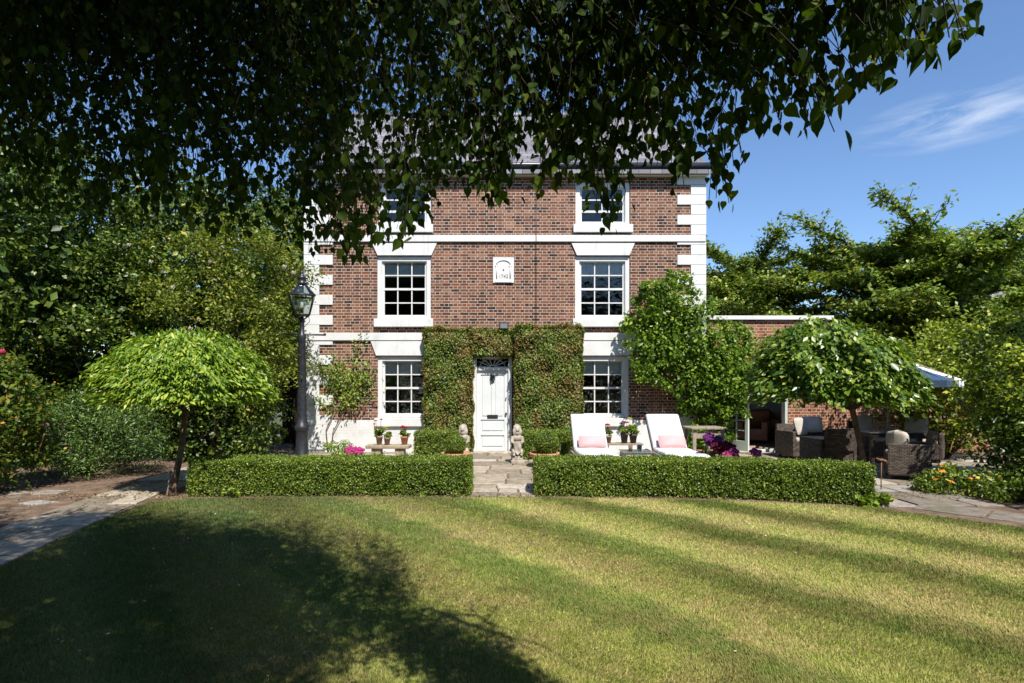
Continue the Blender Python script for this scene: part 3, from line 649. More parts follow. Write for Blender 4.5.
# ------------------------------------------------------------------ brick extension with french doors
EY = 14.05
ex = lambda p: WX(p, EY); ezf = lambda p: WZ(p, EY)
exr = ex(829); ext = empty('garden_room', ((XR+exr)/2, EY, 0), 'single storey brick garden room with white coping, right of the house', 'extension')
ezt = ezf(320)
mb = MB(); ho = (ex(722), ex(787), .06, ezf(392)); wall_mesh(mb, XR+.04, exr, 0, ezt, EY, .25, [ho])
mb.add([(exr, EY, 0), (exr, EY+5, 0), (exr, EY+5, ezt), (exr, EY, ezt)], [(0, 1, 2, 3)])
wall_mesh(mb, XR+.04, exr, 0, ezt, EY+4.75, .25, [(ex(722)+1.3, exr-.3, .9, 2.1)])
mb.build('wall', M['brick_garden'], ext)
mb = MB(); mb.box(XR+.04, exr+.08, EY-.08, EY+.3, ezt, ezt+.1, b=.01); mb.box(exr-.12, exr+.08, EY+.301, EY+5, ezt, ezt+.1, b=.01); mb.build('coping', M['white'], ext)
box('roof', M['slate'], ext, XR+.05, exr-.02, EY+.26, EY+4.9, ezt-.12, ezt-.01)
mb = MB(); mb.box(XR+.1, XR+.12, EY+.26, EY+4.7, .05, ezt-.15); mb.box(exr-.06, exr-.04, EY+.26, EY+4.7, .05, ezt-.15); mb.box(XR+.13, exr-.07, EY+4.70, EY+4.74, .05, .9); mb.build('room_wall', M['cream'], ext)
box('room_floor', M['carpet'], ext, XR+.1, exr-.05, EY+.0, EY+4.7, .0, .055)
mb = MB(); mb.box(ho[0]+.001, ho[0]+.08, EY-.02, EY+.12, .06, ho[3]-.002, b=.005); mb.box(ho[1]-.08, ho[1]-.001, EY-.02, EY+.12, .06, ho[3]-.002, b=.005); mb.box(ho[0]+.081, ho[1]-.081, EY-.02, EY+.12, ho[3]-.09, ho[3]-.002, b=.005)
mb.box(ho[0]-.03, ho[1]+.03, EY-.07, EY-.001, .0, .07, b=.01); mb.build('door_frame', M['white'], ext)
def french_leaf(hinge, ang, label):
    w, h = .70, ho[3]-.16
    ca, sa = math.cos(ang), math.sin(ang)
    def tr(mb):
        mb.v = [(hinge[0]+x*ca-y*sa, hinge[1]+x*sa+y*ca, z+.08) for x, y, z in mb.v]; return mb
    mb = MB()
    for x0, x1, z0, z1 in ((0, .09, 0, h), (w-.09, w, 0, h), (.091, w-.091, 0, .24), (.091, w-.091, h-.1, h)): mb.box(x0, x1, -.022, .022, z0, z1, b=.004)
    o = tr(mb).build('french_door', M['sage'], ext); o['label'] = label
    b = MB(); b.box(w/2-.012, w/2+.012, -.018, .018, .24, h-.1)
    for j in range(1, 4): z = .24+(h-.34)*j/4; b.box(.09, w-.09, -.017, .017, z-.012, z+.012)
    tr(b).build('glazing_bars', M['sage'], o)
    tr(MB().add([(.09, 0, .24), (w-.09, 0, .24), (w-.09, 0, h-.1), (.09, 0, h-.1)], [(0, 1, 2, 3)])).build('pane', M['glass'], o)
    h_ = MB(); h_.box(w-.06, w-.025, -.035, -.023, .95, 1.12); h_.tube([(w-.04, -.05, 1.04), (w-.13, -.05, 1.04)], .01, 6); tr(h_).build('handle', M['black'], o)
french_leaf((ho[0]+.06, EY-.03), math.atan2(-.62, .33), 'left door leaf standing open towards the patio')
french_leaf((ho[1]-.03, EY-.04), math.atan2(-13.0, -6.55), 'right door leaf folded back, seen edge on')

# armchair and sofa inside the garden room
def armchair(name, loc, label, m, wdt=.8, rz=0, cat='armchair'):
    t = empty(name, (0, 0, 0), label, cat)
    h = wdt/2
    MB().box(-h, h, -.4, .4, .08, .40, b=.04).build('seat', m, t)
    MB().box(-h, h, .26, .45, .35, .88, b=.06).build('backrest', m, t)
    for s in (-1, 1): MB().box(s*h-(.16 if s > 0 else 0), s*h+(.16 if s < 0 else 0), -.42, .3, .1, .60, b=.05).build('armrest', m, t)
    mb = MB()
    for sx in (-1, 1):
        for sy in (-.34, .38): MB().tube([(sx*(h-.08), sy, 0), (sx*(h-.06), sy, .1)], [.018, .026], 8).build('leg', M['darkwood'], t)
    t.location = loc; t.rotation_euler.z = rz; return t
M['pinkbrown'] = m_simple('rose_upholstery', (.30, .16, .13), (.40, .24, .20), 6, .9, .3)
armchair('armchair', (WX(758, 15.6), 15.9, .06), 'rose brown armchair just inside the open garden room doors', M['pinkbrown'], .8, -.5)
armchair('sofa', (WX(775, 17.2), 17.0, .06), 'pale cream sofa deeper inside the garden room', M['cream'], 1.3, .6, 'sofa')

# ------------------------------------------------------------------ brick garden wall behind dining area
gw = empty('garden_wall', (9.6, 14.4, 0), 'low old brick garden wall behind the dining set on the right', 'garden wall')
MB().box(exr+.03, 14.5, 14.3, 14.55, 0, 1.75).build('wall', M['brick_garden'], gw); MB().box(exr+.03, 14.5, 14.27, 14.58, 1.752, 1.83, b=.01).build('coping', M['stonebench'], gw)

# ------------------------------------------------------------------ hedges
def hedge(name, path, width, height, label, cat, mat, dens=5200, leaf=.026, group=None, core=True, rag=.034, zb=.0):
    """box hedge along a polyline; leaves on all outer faces with a solid core coloured as inner shade"""
    pts = [Vector((x, y, 0)) for x, y in path]; t = empty(name, (pts[0].x, pts[0].y, 0), label, cat, group)
    Ps = []; Ds = []
    mb = MB()
    for i, (a, b) in enumerate(zip(pts, pts[1:])):
        d = (b-a); ln = d.length; d.normalize(); n = Vector((d.y, -d.x, 0))
        def S(k, fu, dr):
            q = np.array([fu() for _ in range(k)]); Ps.append(q); Ds.append(np.tile(dr, (k, 1)))
        k1 = int(ln*height*dens); k2 = int(ln*width*dens)
        for s in (1, -1):
            u = R.random(k1); z = zb+(R.random(k1)**.8)*(height-zb); dep = np.abs(R.normal(0, rag, k1))
            wav = .018*np.sin(u*ln*4.1+s)+.014*np.sin(u*ln*9+z*7)
            q = np.array(a)+np.outer(u*ln, np.array(d))+np.outer(s*(width/2-dep+wav+rag*.4), np.array(n)); q[:, 2] = z+R.normal(0, .006, k1)
            # soft shoulder
            sh = np.clip((z-(height-.05))/.05, 0, 1); q -= np.outer(s*sh**2*.03, np.array(n))
            Ps.append(q); Ds.append(np.tile(np.array(n)*s, (k1, 1)))
        u = R.random(k2); w = R.uniform(-.5, .5, k2)*width
        q = np.array(a)+np.outer(u*ln, np.array(d))+np.outer(w, np.array(n)); q[:, 2] = height+.012*np.sin(u*ln*5+w*9)+.01*np.sin(u*ln*13)-np.abs(R.normal(0, rag, k2))+rag*.3
        Ps.append(q); Ds.append(np.tile(UP, (k2, 1)))
        for e, s in ((a, -1), (b, 1)):
            if (s < 0 and i > 0) or (s > 0 and i < len(pts)-2): continue
            k3 = int(width*height*dens); w = R.uniform(-.5, .5, k3)*width
            q = np.array(e)+np.outer(w, np.array(n))+np.outer(s*(-np.abs(R.normal(0, rag, k3))-.35*np.maximum(0, np.abs(w)-width*.3)**1.2+.01), np.array(d)); q[:, 2] = zb+R.random(k3)*(height-zb)
            Ps.append(q); Ds.append(np.tile(np.array(d)*s, (k3, 1)))
        if core:
            in_ = rag*1.6; c0 = a+d*(in_+.06 if i == 0 else -.02); c1 = b-d*(in_+.06 if i == len(pts)-2 else -.02); hw_ = width/2-in_-.01
            vs = [c0-n*hw_, c1-n*hw_, c1+n*hw_, c0+n*hw_]; lo = [v+Vector((0, 0, .02)) for v in vs]; hi = [v+Vector((0, 0, height-in_-.01)) for v in vs]
            mb.add(lo+hi, [(0, 1, 2, 3), (7, 6, 5, 4), (0, 4, 5, 1), (1, 5, 6, 2), (2, 6, 7, 3), (3, 7, 4, 0)])
    P = np.concatenate(Ps); D = np.concatenate(Ds)
    j = R.random(len(P)) < .03; P[j] += D[j]*R.uniform(.01, .055, (j.sum(), 1)); pn = np.sin(P[:, 0]*7.3+P[:, 1]*3)*np.sin(P[:, 2]*17+P[:, 0]*11)*np.sin(P[:, 0]*2.1+1); kp = (pn < .55) | (R.random(len(P)) < .45); P = P[kp]; D = D[kp]
    A = D*.5+R.normal(0, .6, D.shape)+UP*.45
    leaves('foliage', mat, t, P, A, D*.7+UP*.35, leaf, T_RH, .6)
    if core: mb.build('branches', M['boxcore'], t)  # solid filler behind the leaves, coloured as shade
    return t
hedge('box_hedge', [(-4.75, 8.62), (-3.2, 8.68), (-.62, 8.68)], .66, .52, 'long low clipped box hedge along the lawn, left of the garden path', 'hedge', M['box'], 8500, .027)
hedge('box_hedge', [(.34, 8.68), (2.6, 8.55), (3.9, 8.3), (4.98, 7.92)], .66, .52, 'long low clipped box hedge between the lawn and the sun loungers', 'hedge', M['box'], 8500, .027)
hedge('box_hedge', [(WX(416, 12.8), 12.85), (WX(461, 12.8), 12.85)], .75, .60, 'short clipped box hedge block left of the front door under the creeper', 'hedge', M['box'], 5200, .03)
hedge('box_hedge', [(WX(521, 12.8), 12.85), (WX(570, 12.8), 12.85)], .75, .60, 'short clipped box hedge block between front door and left sun lounger', 'hedge', M['box'], 5200, .03)
# creeper arch round the door
def creeper():
    t = empty('door_creeper', (hx(503), HY-.1, 0), 'thick clipped green and bronze creeper growing as an arch round the front door', 'creeper')
    Ps = []; Ds = []
    segs = [(425, 473.5, 330, 450, .42, 3200), (513, 581.5, 328, 450, .52, 3200), (466, 522, 331, 355.5, .29, 3200)]
    mb = MB()
    for a, b, zt, zb, dep, dn in segs:
        x0, x1, z0, z1 = hx(a)+.02, hx(b)-.02, hz(zb), hz(zt)-.02
        if a == 513: x0 += .03
        k = int((x1-x0)*(z1-z0)*dn); x = R.uniform(x0, x1, k); z = R.uniform(z0, z1, k)
        ex_ = np.minimum(np.minimum(x-x0, x1-x), z1-z)/.25; rd = np.clip(1-ex_, 0, 1)**2*.17
        y = HY-dep+rd+.03*np.sin(x*6+z*5)+.03*np.sin(z*9-x*4)+np.abs(R.normal(0, .045, k))
        Ps.append(np.stack([x, y, z], 1)); Ds.append(np.tile([0, -1, .1], (k, 1)))
        for xs, s in ((x0, -1), (x1, 1)):
            k = int(dep*(z1-z0)*dn); z = R.uniform(z0, z1, k); y = R.uniform(HY-dep+.1, HY-.02, k); q = np.stack([xs+s*(.018*np.sin(z*7)+.015*np.sin(z*15+y*8)-np.abs(R.normal(0, .04, k)))+s*.02, y, z], 1)
            Ps.append(q); Ds.append(np.tile([s, -.3, .1], (k, 1)))
        k = int(dep*(x1-x0)*dn*1.5); x = R.uniform(x0, x1, k); y = R.uniform(HY-dep+.1, HY-.02, k); q = np.stack([x, y, z1+.02*np.sin(x*6)+.015*np.sin(x*17)+R.normal(0, .035, k)], 1); Ps.append(q); Ds.append(np.tile([0, -.2, 1.0], (k, 1)))
        if a == 466:
            q = q.copy(); q[:, 2] = z0+.03*np.sin(x*9)+R.normal(0, .03, k)+.02; Ps.append(q); Ds.append(np.tile([0, -.3, -.6], (k, 1)))
        mb.box(x0+.1, x1-.1, HY-dep+.15, HY-.035, z0+.06 if a == 466 else 0.02, z1-.1)
    P = np.concatenate(Ps); D = np.concatenate(Ds)
    leaves('foliage', M['ivy'], t, P, D*.3+np.array([0, 0, -.7]), D*.8+UP*.5, .052, T_RH, .5)
    mb.build('branches', M['boxcore'], t)  # solid blocks under the creeper leaves, coloured as their inner shade
creeper()

# wisteria on the right of the facade
def wisteria():
    t = empty('wisteria', (hx(668), HY-.1, 0), 'bushy bright green wisteria climbing the right end of the house front', 'climbing plant')
    cl = [(655, 300, 16), (668, 296, 24), (660, 318, 28), (688, 312, 22), (650, 345, 22), (670, 345, 30), (700, 340, 30), (722, 360, 24), (732, 372, 14), (700, 370, 26), (722, 385, 28), (724, 402, 18), (705, 398, 22), (708, 420, 18), (716, 430, 14), (640, 366, 12), (652, 376, 12), (718, 445, 14), (690, 395, 12), (697, 436, 12), (738, 348, 18), (747, 364, 13), (742, 386, 14), (730, 336, 12), (748, 340, 10), (736, 408, 11), (672, 285, 12), (640, 325, 14), (697, 372, 30)]
    cen = []; rad = []
    for x, y, r in cl:
        d = HY-.3-rnd.random()*.35; cen.append(tuple(W(x, y, d))); rad.append(r*.86*d/F)
        for k in range(int(r/2.6)):
            a = rnd.random()*2*PI; q = W(x+math.cos(a)*r*1.05, y+math.sin(a)*r*1.0, d-rnd.uniform(-.15, .3)); q.y = min(q.y, HY-.1); cen.append(tuple(q)); rad.append(rnd.uniform(.07, .2))
    P, D = clumps(cen, rad, 3000, 1.0); P[:, 1] = np.where(P[:, 1] > HY-.04, HY-.04-np.abs(P[:, 1]-HY)*.4, P[:, 1])
    leafy('foliage', M['wist'], t, P, D, .088, T_RH, -.5, .6, .6)
    mb = MB(); b = Vector((hx(700), HY-.1, 0))
    mb.tube([b, W(699, 430, HY-.09), W(696, 400, HY-.08), W(702, 370, HY-.08), W(690, 340, HY-.08), W(672, 310, HY-.08)], [.05, .045, .04, .035, .03, .015], 8)
    mb.tube([W(696, 400, HY-.08), W(715, 380, HY-.15), W(735, 350, HY-.15)], [.03, .025, .012], 6)
    mb.tube([W(702, 370, HY-.08), W(670, 362, HY-.1), W(640, 368, HY-.06)], [.03, .022, .01], 6); mb.build('stem', M['bark'], t)
wisteria()
# climbing rose left of the ground floor window
def wall_rose():
    t = empty('climbing_rose', (hx(328), HY-.1, 0), 'sparse climbing rose trained on brickwork left of the ground floor window', 'climbing plant')
    mb = MB(); stems = [[(328, 452), (326, 430), (335, 410), (343, 395), (350, 375), (356, 352), (362, 336)], [(331, 452), (333, 432), (342, 415), (352, 400), (362, 385), (374, 372)], [(343, 395), (332, 382), (322, 372), (318, 360)], [(350, 375), (340, 362), (330, 358)], [(352, 400), (364, 398), (376, 392)], [(335, 410), (322, 404), (317, 396)], [(350, 385), (362, 372), (368, 360)]]
    P = []
    for s in stems:
        p = [W(x, y, HY-.09) for x, y in s]; mb.tube(p, [.014-.010*i/len(p) for i in range(len(p))], 6)
        if s[0][1] > 440: p = p[2:]
        for a, b in zip(p, p[1:]):
            for k in range(34): q = a.lerp(b, rnd.random()); P.append((q.x+rnd.gauss(0, .11), q.y-abs(rnd.gauss(0, .09)), q.z+rnd.gauss(0, .1)))
    for x, y, r in ((345, 385, 16), (358, 378, 12), (335, 378, 12), (352, 398, 10), (328, 370, 8), (340, 370, 9), (366, 380, 10)):
        for k in range(int(r*7)): q = W(x+rnd.gauss(0, r*.5), y+rnd.gauss(0, r*.45), HY-.1-abs(rnd.gauss(0, .1))); P.append(tuple(q))
    P = np.array(P); P[:, 1] = np.minimum(P[:, 1], HY-.03); D = np.tile([0, -1, .2], (len(P), 1))
    leaves('foliage', M['lime'], t, P, R.normal(0, 1, P.shape)+[0, 0, -.5], D*1.0+UP*.5, .068, T_RH, .5)
    mb.build('stem', M['bark'], t)
wall_rose()

# ------------------------------------------------------------------ topiary / dome trees
def dome_tree(name, c, r, zb, trunk_base, trunk_top, mat, label, n=15000, leaf=.105, skew=0.0, seed=0):
    t = empty(name, (trunk_base[0], trunk_base[1], 0), label, 'tree')
    d = unit(R.normal(0, 1, (n*2, 3))); d = d[d[:, 2] > (.03 if seed == 1 else -.02)+.035*R.normal(0, 1, len(d))][:n]; n = len(d)
    rr = 1-R.normal(.03, .04, n); az = np.arctan2(d[:, 1], d[:, 0])
    wob = 1+.045*np.sin(az*5+seed)+.05*np.sin(az*9+d[:, 2]*6+seed*2)+.035*np.sin(az*17+d[:, 2]*11)+.03*np.sin(d[:, 2]*14+az*4)
    P = np.array([c[0], c[1], zb])+d*np.array(r)*(rr*wob)[:, None]
    P[:, 2] -= skew*(P[:, 0]-c[0])*np.clip((P[:, 2]-zb)/r[2]+.3, 0, 1)
    # hanging rim
    rim = d[:, 2] < .22; P[rim, 2] += R.normal(-.03, .045, rim.sum())
    A = d*np.array([1, 1, .15])+np.array([0, 0, -.6]); Nn = d*.75+UP*.55
    o1 = leaves('crown', mat, t, P, A, Nn, leaf, T_NAR if seed == 1 else T_RH, .42)
    # second layer inside (branches and inner leaves)
    mb = MB(); base = Vector(trunk_top); tg = []
    for k in range(46):
        q = d[k*37 % n]; tg.append((c[0]+q[0]*r[0]*.88, c[1]+q[1]*r[1]*.88, zb+max(q[2], .05)*r[2]*.88))
    branchy(mb, base, tg, .045, seg=5, n=6, sag=.12); mb.build('branches', M['barkdark'], t)
    d2 = unit(R.normal(0, 1, (n//4, 3))); d2[:, 2] = np.abs(d2[:, 2]); P2 = np.array([c[0], c[1], zb])+d2*np.array(r)*(.6+.3*R.random(len(d2)))[:, None]; P2[:, 2] -= skew*(P2[:, 0]-c[0])*.8
    leaves('inner_leaves', mat, t, P2, R.normal(0, 1, P2.shape), d2+UP*.4, leaf*1.3, T_RH, .5)
    mb = MB(); tb = Vector(trunk_base); tt = Vector(trunk_top); md = tb.lerp(tt, .5)+Vector((.02, 0, 0))
    mb.tube([tb-Vector((0, 0, .02)), tb+Vector((0, 0, .08)), md, tt, tt+Vector((0, 0, .2))], [.075, .05, .042, .045, .07], 10); mb.build('trunk', M['bark'], t)
    return t
d0 = 8.75
dt = dome_tree('dome_tree', (WX(188, d0), d0), (1.20, 1.15, 1.0), 1.38, (WX(173, 8.45), 8.45, 0), (WX(186, d0), d0, 1.25), M['dome'], 'bright green clipped mushroom shaped tree on the left, beside the flagstone path', 16000, .092, 0, 1)
st_ = MB(); st_.tube([(WX(167, 8.35), 8.35, 0), (WX(171, 8.5), 8.5, .35)], .015, 6); st_.build('stake', M['wood'], dt)
d1 = 9.3
dome_tree('dome_tree', (WX(832, d1), d1), (1.24, 1.2, 1.14), 1.42, (WX(867, 9.2), 9.2, 0), (WX(852, d1), d1, 1.25), M['dome2'], 'glossy green domed tree on the right, drooping over the rattan furniture', 17000, .092, .16, 4)

# ------------------------------------------------------------------ shrubs and trees
def shrub(name, label, cat, c, r, mat, ncl, per, leaf, rc=(.3, .55), stem=True, tmpl=T_RH, flat=.8, hollow=.5, core=1.5, stemmat='barkdark', group=None, big=True):
    t = empty(name, (c[0], c[1], 0), label, cat, group)
    cen, rad = ell_clumps(c, r, ncl, rc, hollow); keep = cen[:, 2] > .1; cen = cen[keep]; rad = rad[keep]
    P, D = clumps(cen, rad, per, flat); k = P[:, 2] > .03; P = P[k]; D = D[k]
    leafy('crown' if cat == 'tree' else 'foliage', mat, t, P, D, leaf, tmpl)
    if big:
        q, d = shell_pts(c, np.array(r)*.82, int(core*r[0]*r[2]*620), .35); k = q[:, 2] > .05
        leaves('inner_leaves', mat, t, q[k], R.normal(0, 1, q[k].shape), d[k]+UP*.3, leaf*1.55, tmpl, .6)
    mb = MB(); tg = [tuple(x) for x in cen[:: max(1, len(cen)//14)]]
    if cat == 'tree':
        hgt = max(.5, c[2]-r[2]*.55); mb.tube([(c[0], c[1], -.02), (c[0]+.04, c[1], hgt*.5), (c[0], c[1], hgt)], [.16, .12, .10], 10); branchy(mb, (c[0], c[1], hgt-.05), tg, .06, sag=.1); mb.build('trunk', M[stemmat], t)
    else:
        branchy(mb, (c[0], c[1], 0), tg, .03, sag=.05); mb.build('stem', M[stemmat], t)
    return t
shrub('evergreen_tree', 'tall dark evergreen tree at the far left, reaching out of the frame', 'tree', (-10.4, 11.2, 4.2), (2.5, 2.0, 3.6), M['ever'], 120, 1000, .10)
shrub('evergreen_tree', 'dark evergreen tree behind the mushroom shaped tree, left of the rose bush', 'tree', (-8.2, 13.6, 3.9), (2.4, 1.8, 3.6), M['ever'], 120, 900, .10)
shrub('evergreen_tree', 'tall evergreen tree behind the rose bush beside the house corner', 'tree', (-6.9, 17.5, 4.8), (2.6, 2.0, 3.6), M['ever'], 90, 650, .12)
shrub('evergreen_tree', 'broad evergreen tree in the rear at the left edge', 'tree', (-13.5, 14.5, 4.8), (3.4, 2.2, 4.2), M['ever'], 100, 650, .13)
rb = shrub('rose_bush', 'big sprawling yellow green rambling rose with pale blooms, left of the lamp post', 'rose bush', (-6.25, 12.3, 3.1), (2.0, 1.2, 2.4), M['rose'], 150, 1900, .065, (.2, .45), hollow=.7, core=.5)
shrub('rambling_shrub', 'tall loose green shrub between the rose bush and the far left evergreen', 'shrub', (-8.9, 12.0, 2.9), (1.7, 1.1, 2.3), M['ever'], 100, 1300, .08, (.25, .5), hollow=.6, core=.6)
blo = [(240, 275), (176, 297), (198, 320), (190, 329), (284, 267), (293, 273), (172, 288), (150, 262), (222, 247), (265, 300), (210, 262), (128, 245)]
for x, y in blo:
    q = W(x, y, 11.35+rnd.random()*.4); mb = MB()
    for k in range(9):
        a = k*2.4; rr = .012+.004*k; mb.ball((q.x+math.cos(a)*rr, q.y-.02+.004*k, q.z+math.sin(a)*rr), (.022, .014, .02), 1)
    mb.build('bloom', M['palerose'], rb)
shrub('yew_bush', 'rounded dark yew bush beside the bare soil on the left', 'bush', (-7.7, 10.3, .62), (1.25, .85, .86), M['yew'], 90, 2600, .055, (.2, .34), tmpl=T_NAR, hollow=.65)
shrub('laurel_bush', 'dark laurel bush in the shade behind the mushroom shaped tree', 'bush', (-6.6, 12.6, .85), (1.6, .7, 1.15), M['ever'], 60, 1300, .085, (.25, .45))
shrub('laurel_bush', 'dark laurel bush left of the shaded laurel, behind the yew', 'bush', (-9.2, 12.2, 1.0), (1.5, .8, 1.35), M['ever'], 60, 1200, .085, (.25, .45))
ls = shrub('mixed_shrub', 'leafy shrub with orange tinted leaves and one pink rose at the left edge', 'shrub', (-8.15, 8.7, 1.1), (.95, .9, 1.35), M['autumn'], 60, 1500, .07, (.22, .4), hollow=.45)
MB().ball(tuple(W(2, 352, 8.1)), .045, 2, .3).build('bloom', M['pinkrose'], ls)
shrub('low_shrub', 'low shrub with sparse leaves below the yew at the left edge', 'shrub', (-8.5, 8.2, .3), (.8, .6, .4), M['yew'], 22, 1500, .05, (.15, .3))
for i_, (x_, y_) in enumerate(((-9, -9), (-4.5, -11), (0.5, -12), (5.5, -11.5), (10, -10), (-12.5, -3), (14, -3), (17, 3.5), (-13, 4))):  # unseen trees added round the viewer to cut down sky light
    shrub('sky_block_tree', ['bushy tree added behind the viewer to block sky light, far left', 'bushy tree added behind the viewer to block sky light, left of the middle', 'bushy tree added straight behind the viewer to block sky light', 'bushy tree added behind the viewer to block sky light, right of the middle', 'bushy tree added behind the viewer to block sky light, far right', 'bushy tree added outside the frame to block sky light, left of the viewer', 'bushy tree added outside the frame to block sky light, right of the viewer', 'bushy tree added outside the frame to block sky light, right of the lawn', 'bushy tree added outside the frame to block sky light, left of the path'][i_], 'tree', (x_, y_, 4.6), (3.0, 2.2, 4.4), M['ever'], 60, 130, .26, (.6, 1.1), core=.7)
# right side
shrub('golden_shrub', 'large golden leaved shrub filling the right edge', 'shrub', (8.9, 8.9, 1.35), (1.85, 1.3, 1.55), M['golden'], 170, 1500, .075, (.22, .42), hollow=.6)
shrub('golden_shrub', 'golden leaved shrub behind the parasol edge', 'shrub', (9.6, 12.6, 1.6), (1.7, 1.0, 1.5), M['golden'], 90, 1100, .08, (.25, .45), hollow=.6)
shrub('dark_shrub', 'dark green shrub above the flower bed at the right', 'shrub', (8.1, 8.2, .75), (1.15, .75, .9), M['ever'], 60, 1500, .07, (.2, .38))
shrub('overhanging_tree', 'leafy tree standing just outside the right edge', 'tree', (9.4, 4.2, 4.2), (1.7, 1.7, 1.4), M['cherry'], 120, 800, .11, hollow=.3)
shrub('overhanging_tree', 'taller leafy tree added outside the right edge to shade the dining patio', 'tree', (9.1, 7.0, 6.3), (.75, .9, 1.3), M['cherry'], 90, 900, .12, hollow=.2)  # unseen tree, put in to darken the dining area
# flower bed plants (right)
for i, (x, y, h) in enumerate(((7.0, 8.0, .42), (7.6, 7.45, .42), (8.3, 6.9, .45), (6.6, 8.6, .4), (8.9, 6.4, .45))):
    t = empty('bedding_plant', (x, y, 0), ['low leafy plant with yellow flowers beside the paving, nearest the rattan chair but one', 'low leafy plant with orange flowers in the middle of the right bed', 'bushy flowering plant in the right bed near the frame edge', 'low leafy plant beside the rattan armchair, furthest back in the bed', 'flowering plant at the outer end of the right bed'][i], 'plant', 'flowering plants in the right bed')
    cen, rad = ell_clumps((x, y, h*.45), (.5, .38, h*.5), 16, (.12, .22), .4); P, D = clumps(cen, rad, 4200); P = P[P[:, 2] > .02]; D = D[:len(P)]
    leafy('foliage', M['box'], t, P, D, .055)
    k = 26; q = np.stack([x+R.normal(0, .3, k), y-.12+R.normal(0, .2, k), h*.55+R.random(k)*h*.5], 1)
    for q_ in q[:15]:
        leaves('bloom', M['orange' if i % 2 else 'yellow'], t, q_+R.normal(0, .010, (5, 3)), R.normal(0, 1, (5, 3)), np.tile([0, -1, .6], (5, 1)), .05, T_RH, .5)
# cherries behind the garden wall
def cherry(seed, loc, h, spread, label, scale=1.0):
    rr = random.Random(seed)
    t = empty('cherry_tree', (loc[0], loc[1], 0), label, 'tree', None)
    mb = MB(); P = []; D = []
    fork = Vector((loc[0], loc[1], h*.28)); mb.tube([(loc[0], loc[1], -.02), tuple(fork)], [.2, .14], 10)
    lean = Vector((rr.uniform(-1.4, 1.4), 0, 0)); ldr = [fork, Vector((loc[0], loc[1], h*.55))+lean*.6, Vector((loc[0], loc[1], h*.86))+lean]
    mb.tube(ldr, [.13, .09, .02], 7)
    for k in range(40):
        az = k*2.399+rr.random()*.6; lev = (k+.5)/40; st0 = fork.lerp(ldr[2], lev**.9*.97); ln0 = spread*(1.0-.38*lev)*rr.uniform(.55, 1.2)
        tip = st0+Vector((math.cos(az)*ln0, math.sin(az)*ln0*.7, ln0*rr.uniform(.12, .6)))
        mid = st0.lerp(tip, .5)+Vector((0, 0, ln0*.10)); pts = []; N_ = 9; fork_ = st0
        for i in range(N_+1):
            u = i/N_; pts.append(fork_*(1-u)**2+mid*2*u*(1-u)+tip*u*u+Vector((rr.gauss(0, .04), rr.gauss(0, .04), rr.gauss(0, .03))))
        mb.tube(pts, [.07*(1-.85*i/N_) for i in range(N_+1)], 5)
        for i in range(2, N_+1):
            for s in (-1, 1, 0):
                dd = (pts[i]-pts[i-1]).normalized(); side = Vector((-dd.y, dd.x, 0))*s*rr.uniform(.5, 1.2)+dd*rr.uniform(.3, .9)+Vector((0, 0, rr.uniform(-.1, .35)))
                ln = rr.uniform(.5, 1.3)*(1-.4*i/N_); tw = [pts[i], pts[i]+side*ln*.5+Vector((0, 0, .05)), pts[i]+side*ln]; mb.tube(tw, [.018, .012, .005], 4, cap=False)
                m_ = int(ln*56)
                for q in range(m_):
                    u = rr.random(); b = tw[0].lerp(tw[2], u); P.append((b.x+rr.gauss(0, .10), b.y+rr.gauss(0, .10), b.z+rr.gauss(-.02, .055))); D.append(tuple(side.normalized()))
    P = np.array(P); D = np.array(D)
    leaves('crown', M['cherry'], t, P, D+[0, 0, -.5], np.tile(UP, (len(P), 1))+D*.2, .14, T_RH, .45); mb.build('trunk', M['barkdark'], t)
    return t
cherry(3, (WX(975, 17), 17.2), 6.7, 3.7, 'tall layered cherry tree at the right edge against the sky')
cherry(5, (WX(865, 19), 19), 6.9, 4.2, 'wide layered cherry tree rising above the domed tree')
cherry(8, (WX(770, 21), 21), 7.0, 3.8, 'layered cherry tree standing behind the garden room coping')
cherry(9, (WX(1045, 22), 22), 7.0, 4.0, 'cherry tree partly cut off by the right edge')
cherry(12, (WX(720, 25), 25), 7.0, 3.2, 'small distant tree close to the house corner')
cherry(15, (WX(920, 24), 24), 6.6, 4.0, 'lower bushy cherry tree in front of the slate roof')
for i, (px, d, rz_, lb) in enumerate(((760, 23.5, 2.6, 'dense dark hedge tree behind the garden room'), (850, 22.5, 2.5, 'dense dark bushy tree behind the domed tree'), (935, 18.5, 2.3, 'dense bushy tree behind the parasol'), (1010, 17.5, 2.3, 'dense bushy tree behind the golden shrub'))):
    shrub('bushy_tree', lb, 'tree', (WX(px, d), d, 2.0), (2.7, 1.6, rz_), M['cherry'], 80, 420, .14, (.4, .7))
# neighbour's slate roofed house far behind
nb = empty('neighbour_house', (WX(965, 40), 40, 0), 'distant slate roofed house half hidden behind the right hand trees', 'house')
xa, xb = WX(905, 40), WX(1060, 40)
MB().box(xa+.3, xb-.3, 40, 47, 0, WZ(310, 40)).build('wall', M['brick_garden'], nb)
zt_, ze_ = WZ(268, 44), WZ(309, 40)
MB().add([(xa, 39.7, ze_), (xb, 39.7, ze_), (xb-1.5, 43.5, zt_), (xa+2.5, 43.5, zt_), (xa, 47.3, ze_), (xb, 47.3, ze_)], [(0, 1, 2, 3), (3, 2, 5, 4), (0, 3, 4), (1, 5, 2), (0, 4, 5, 1)]).build('roof', M['slate'], nb)
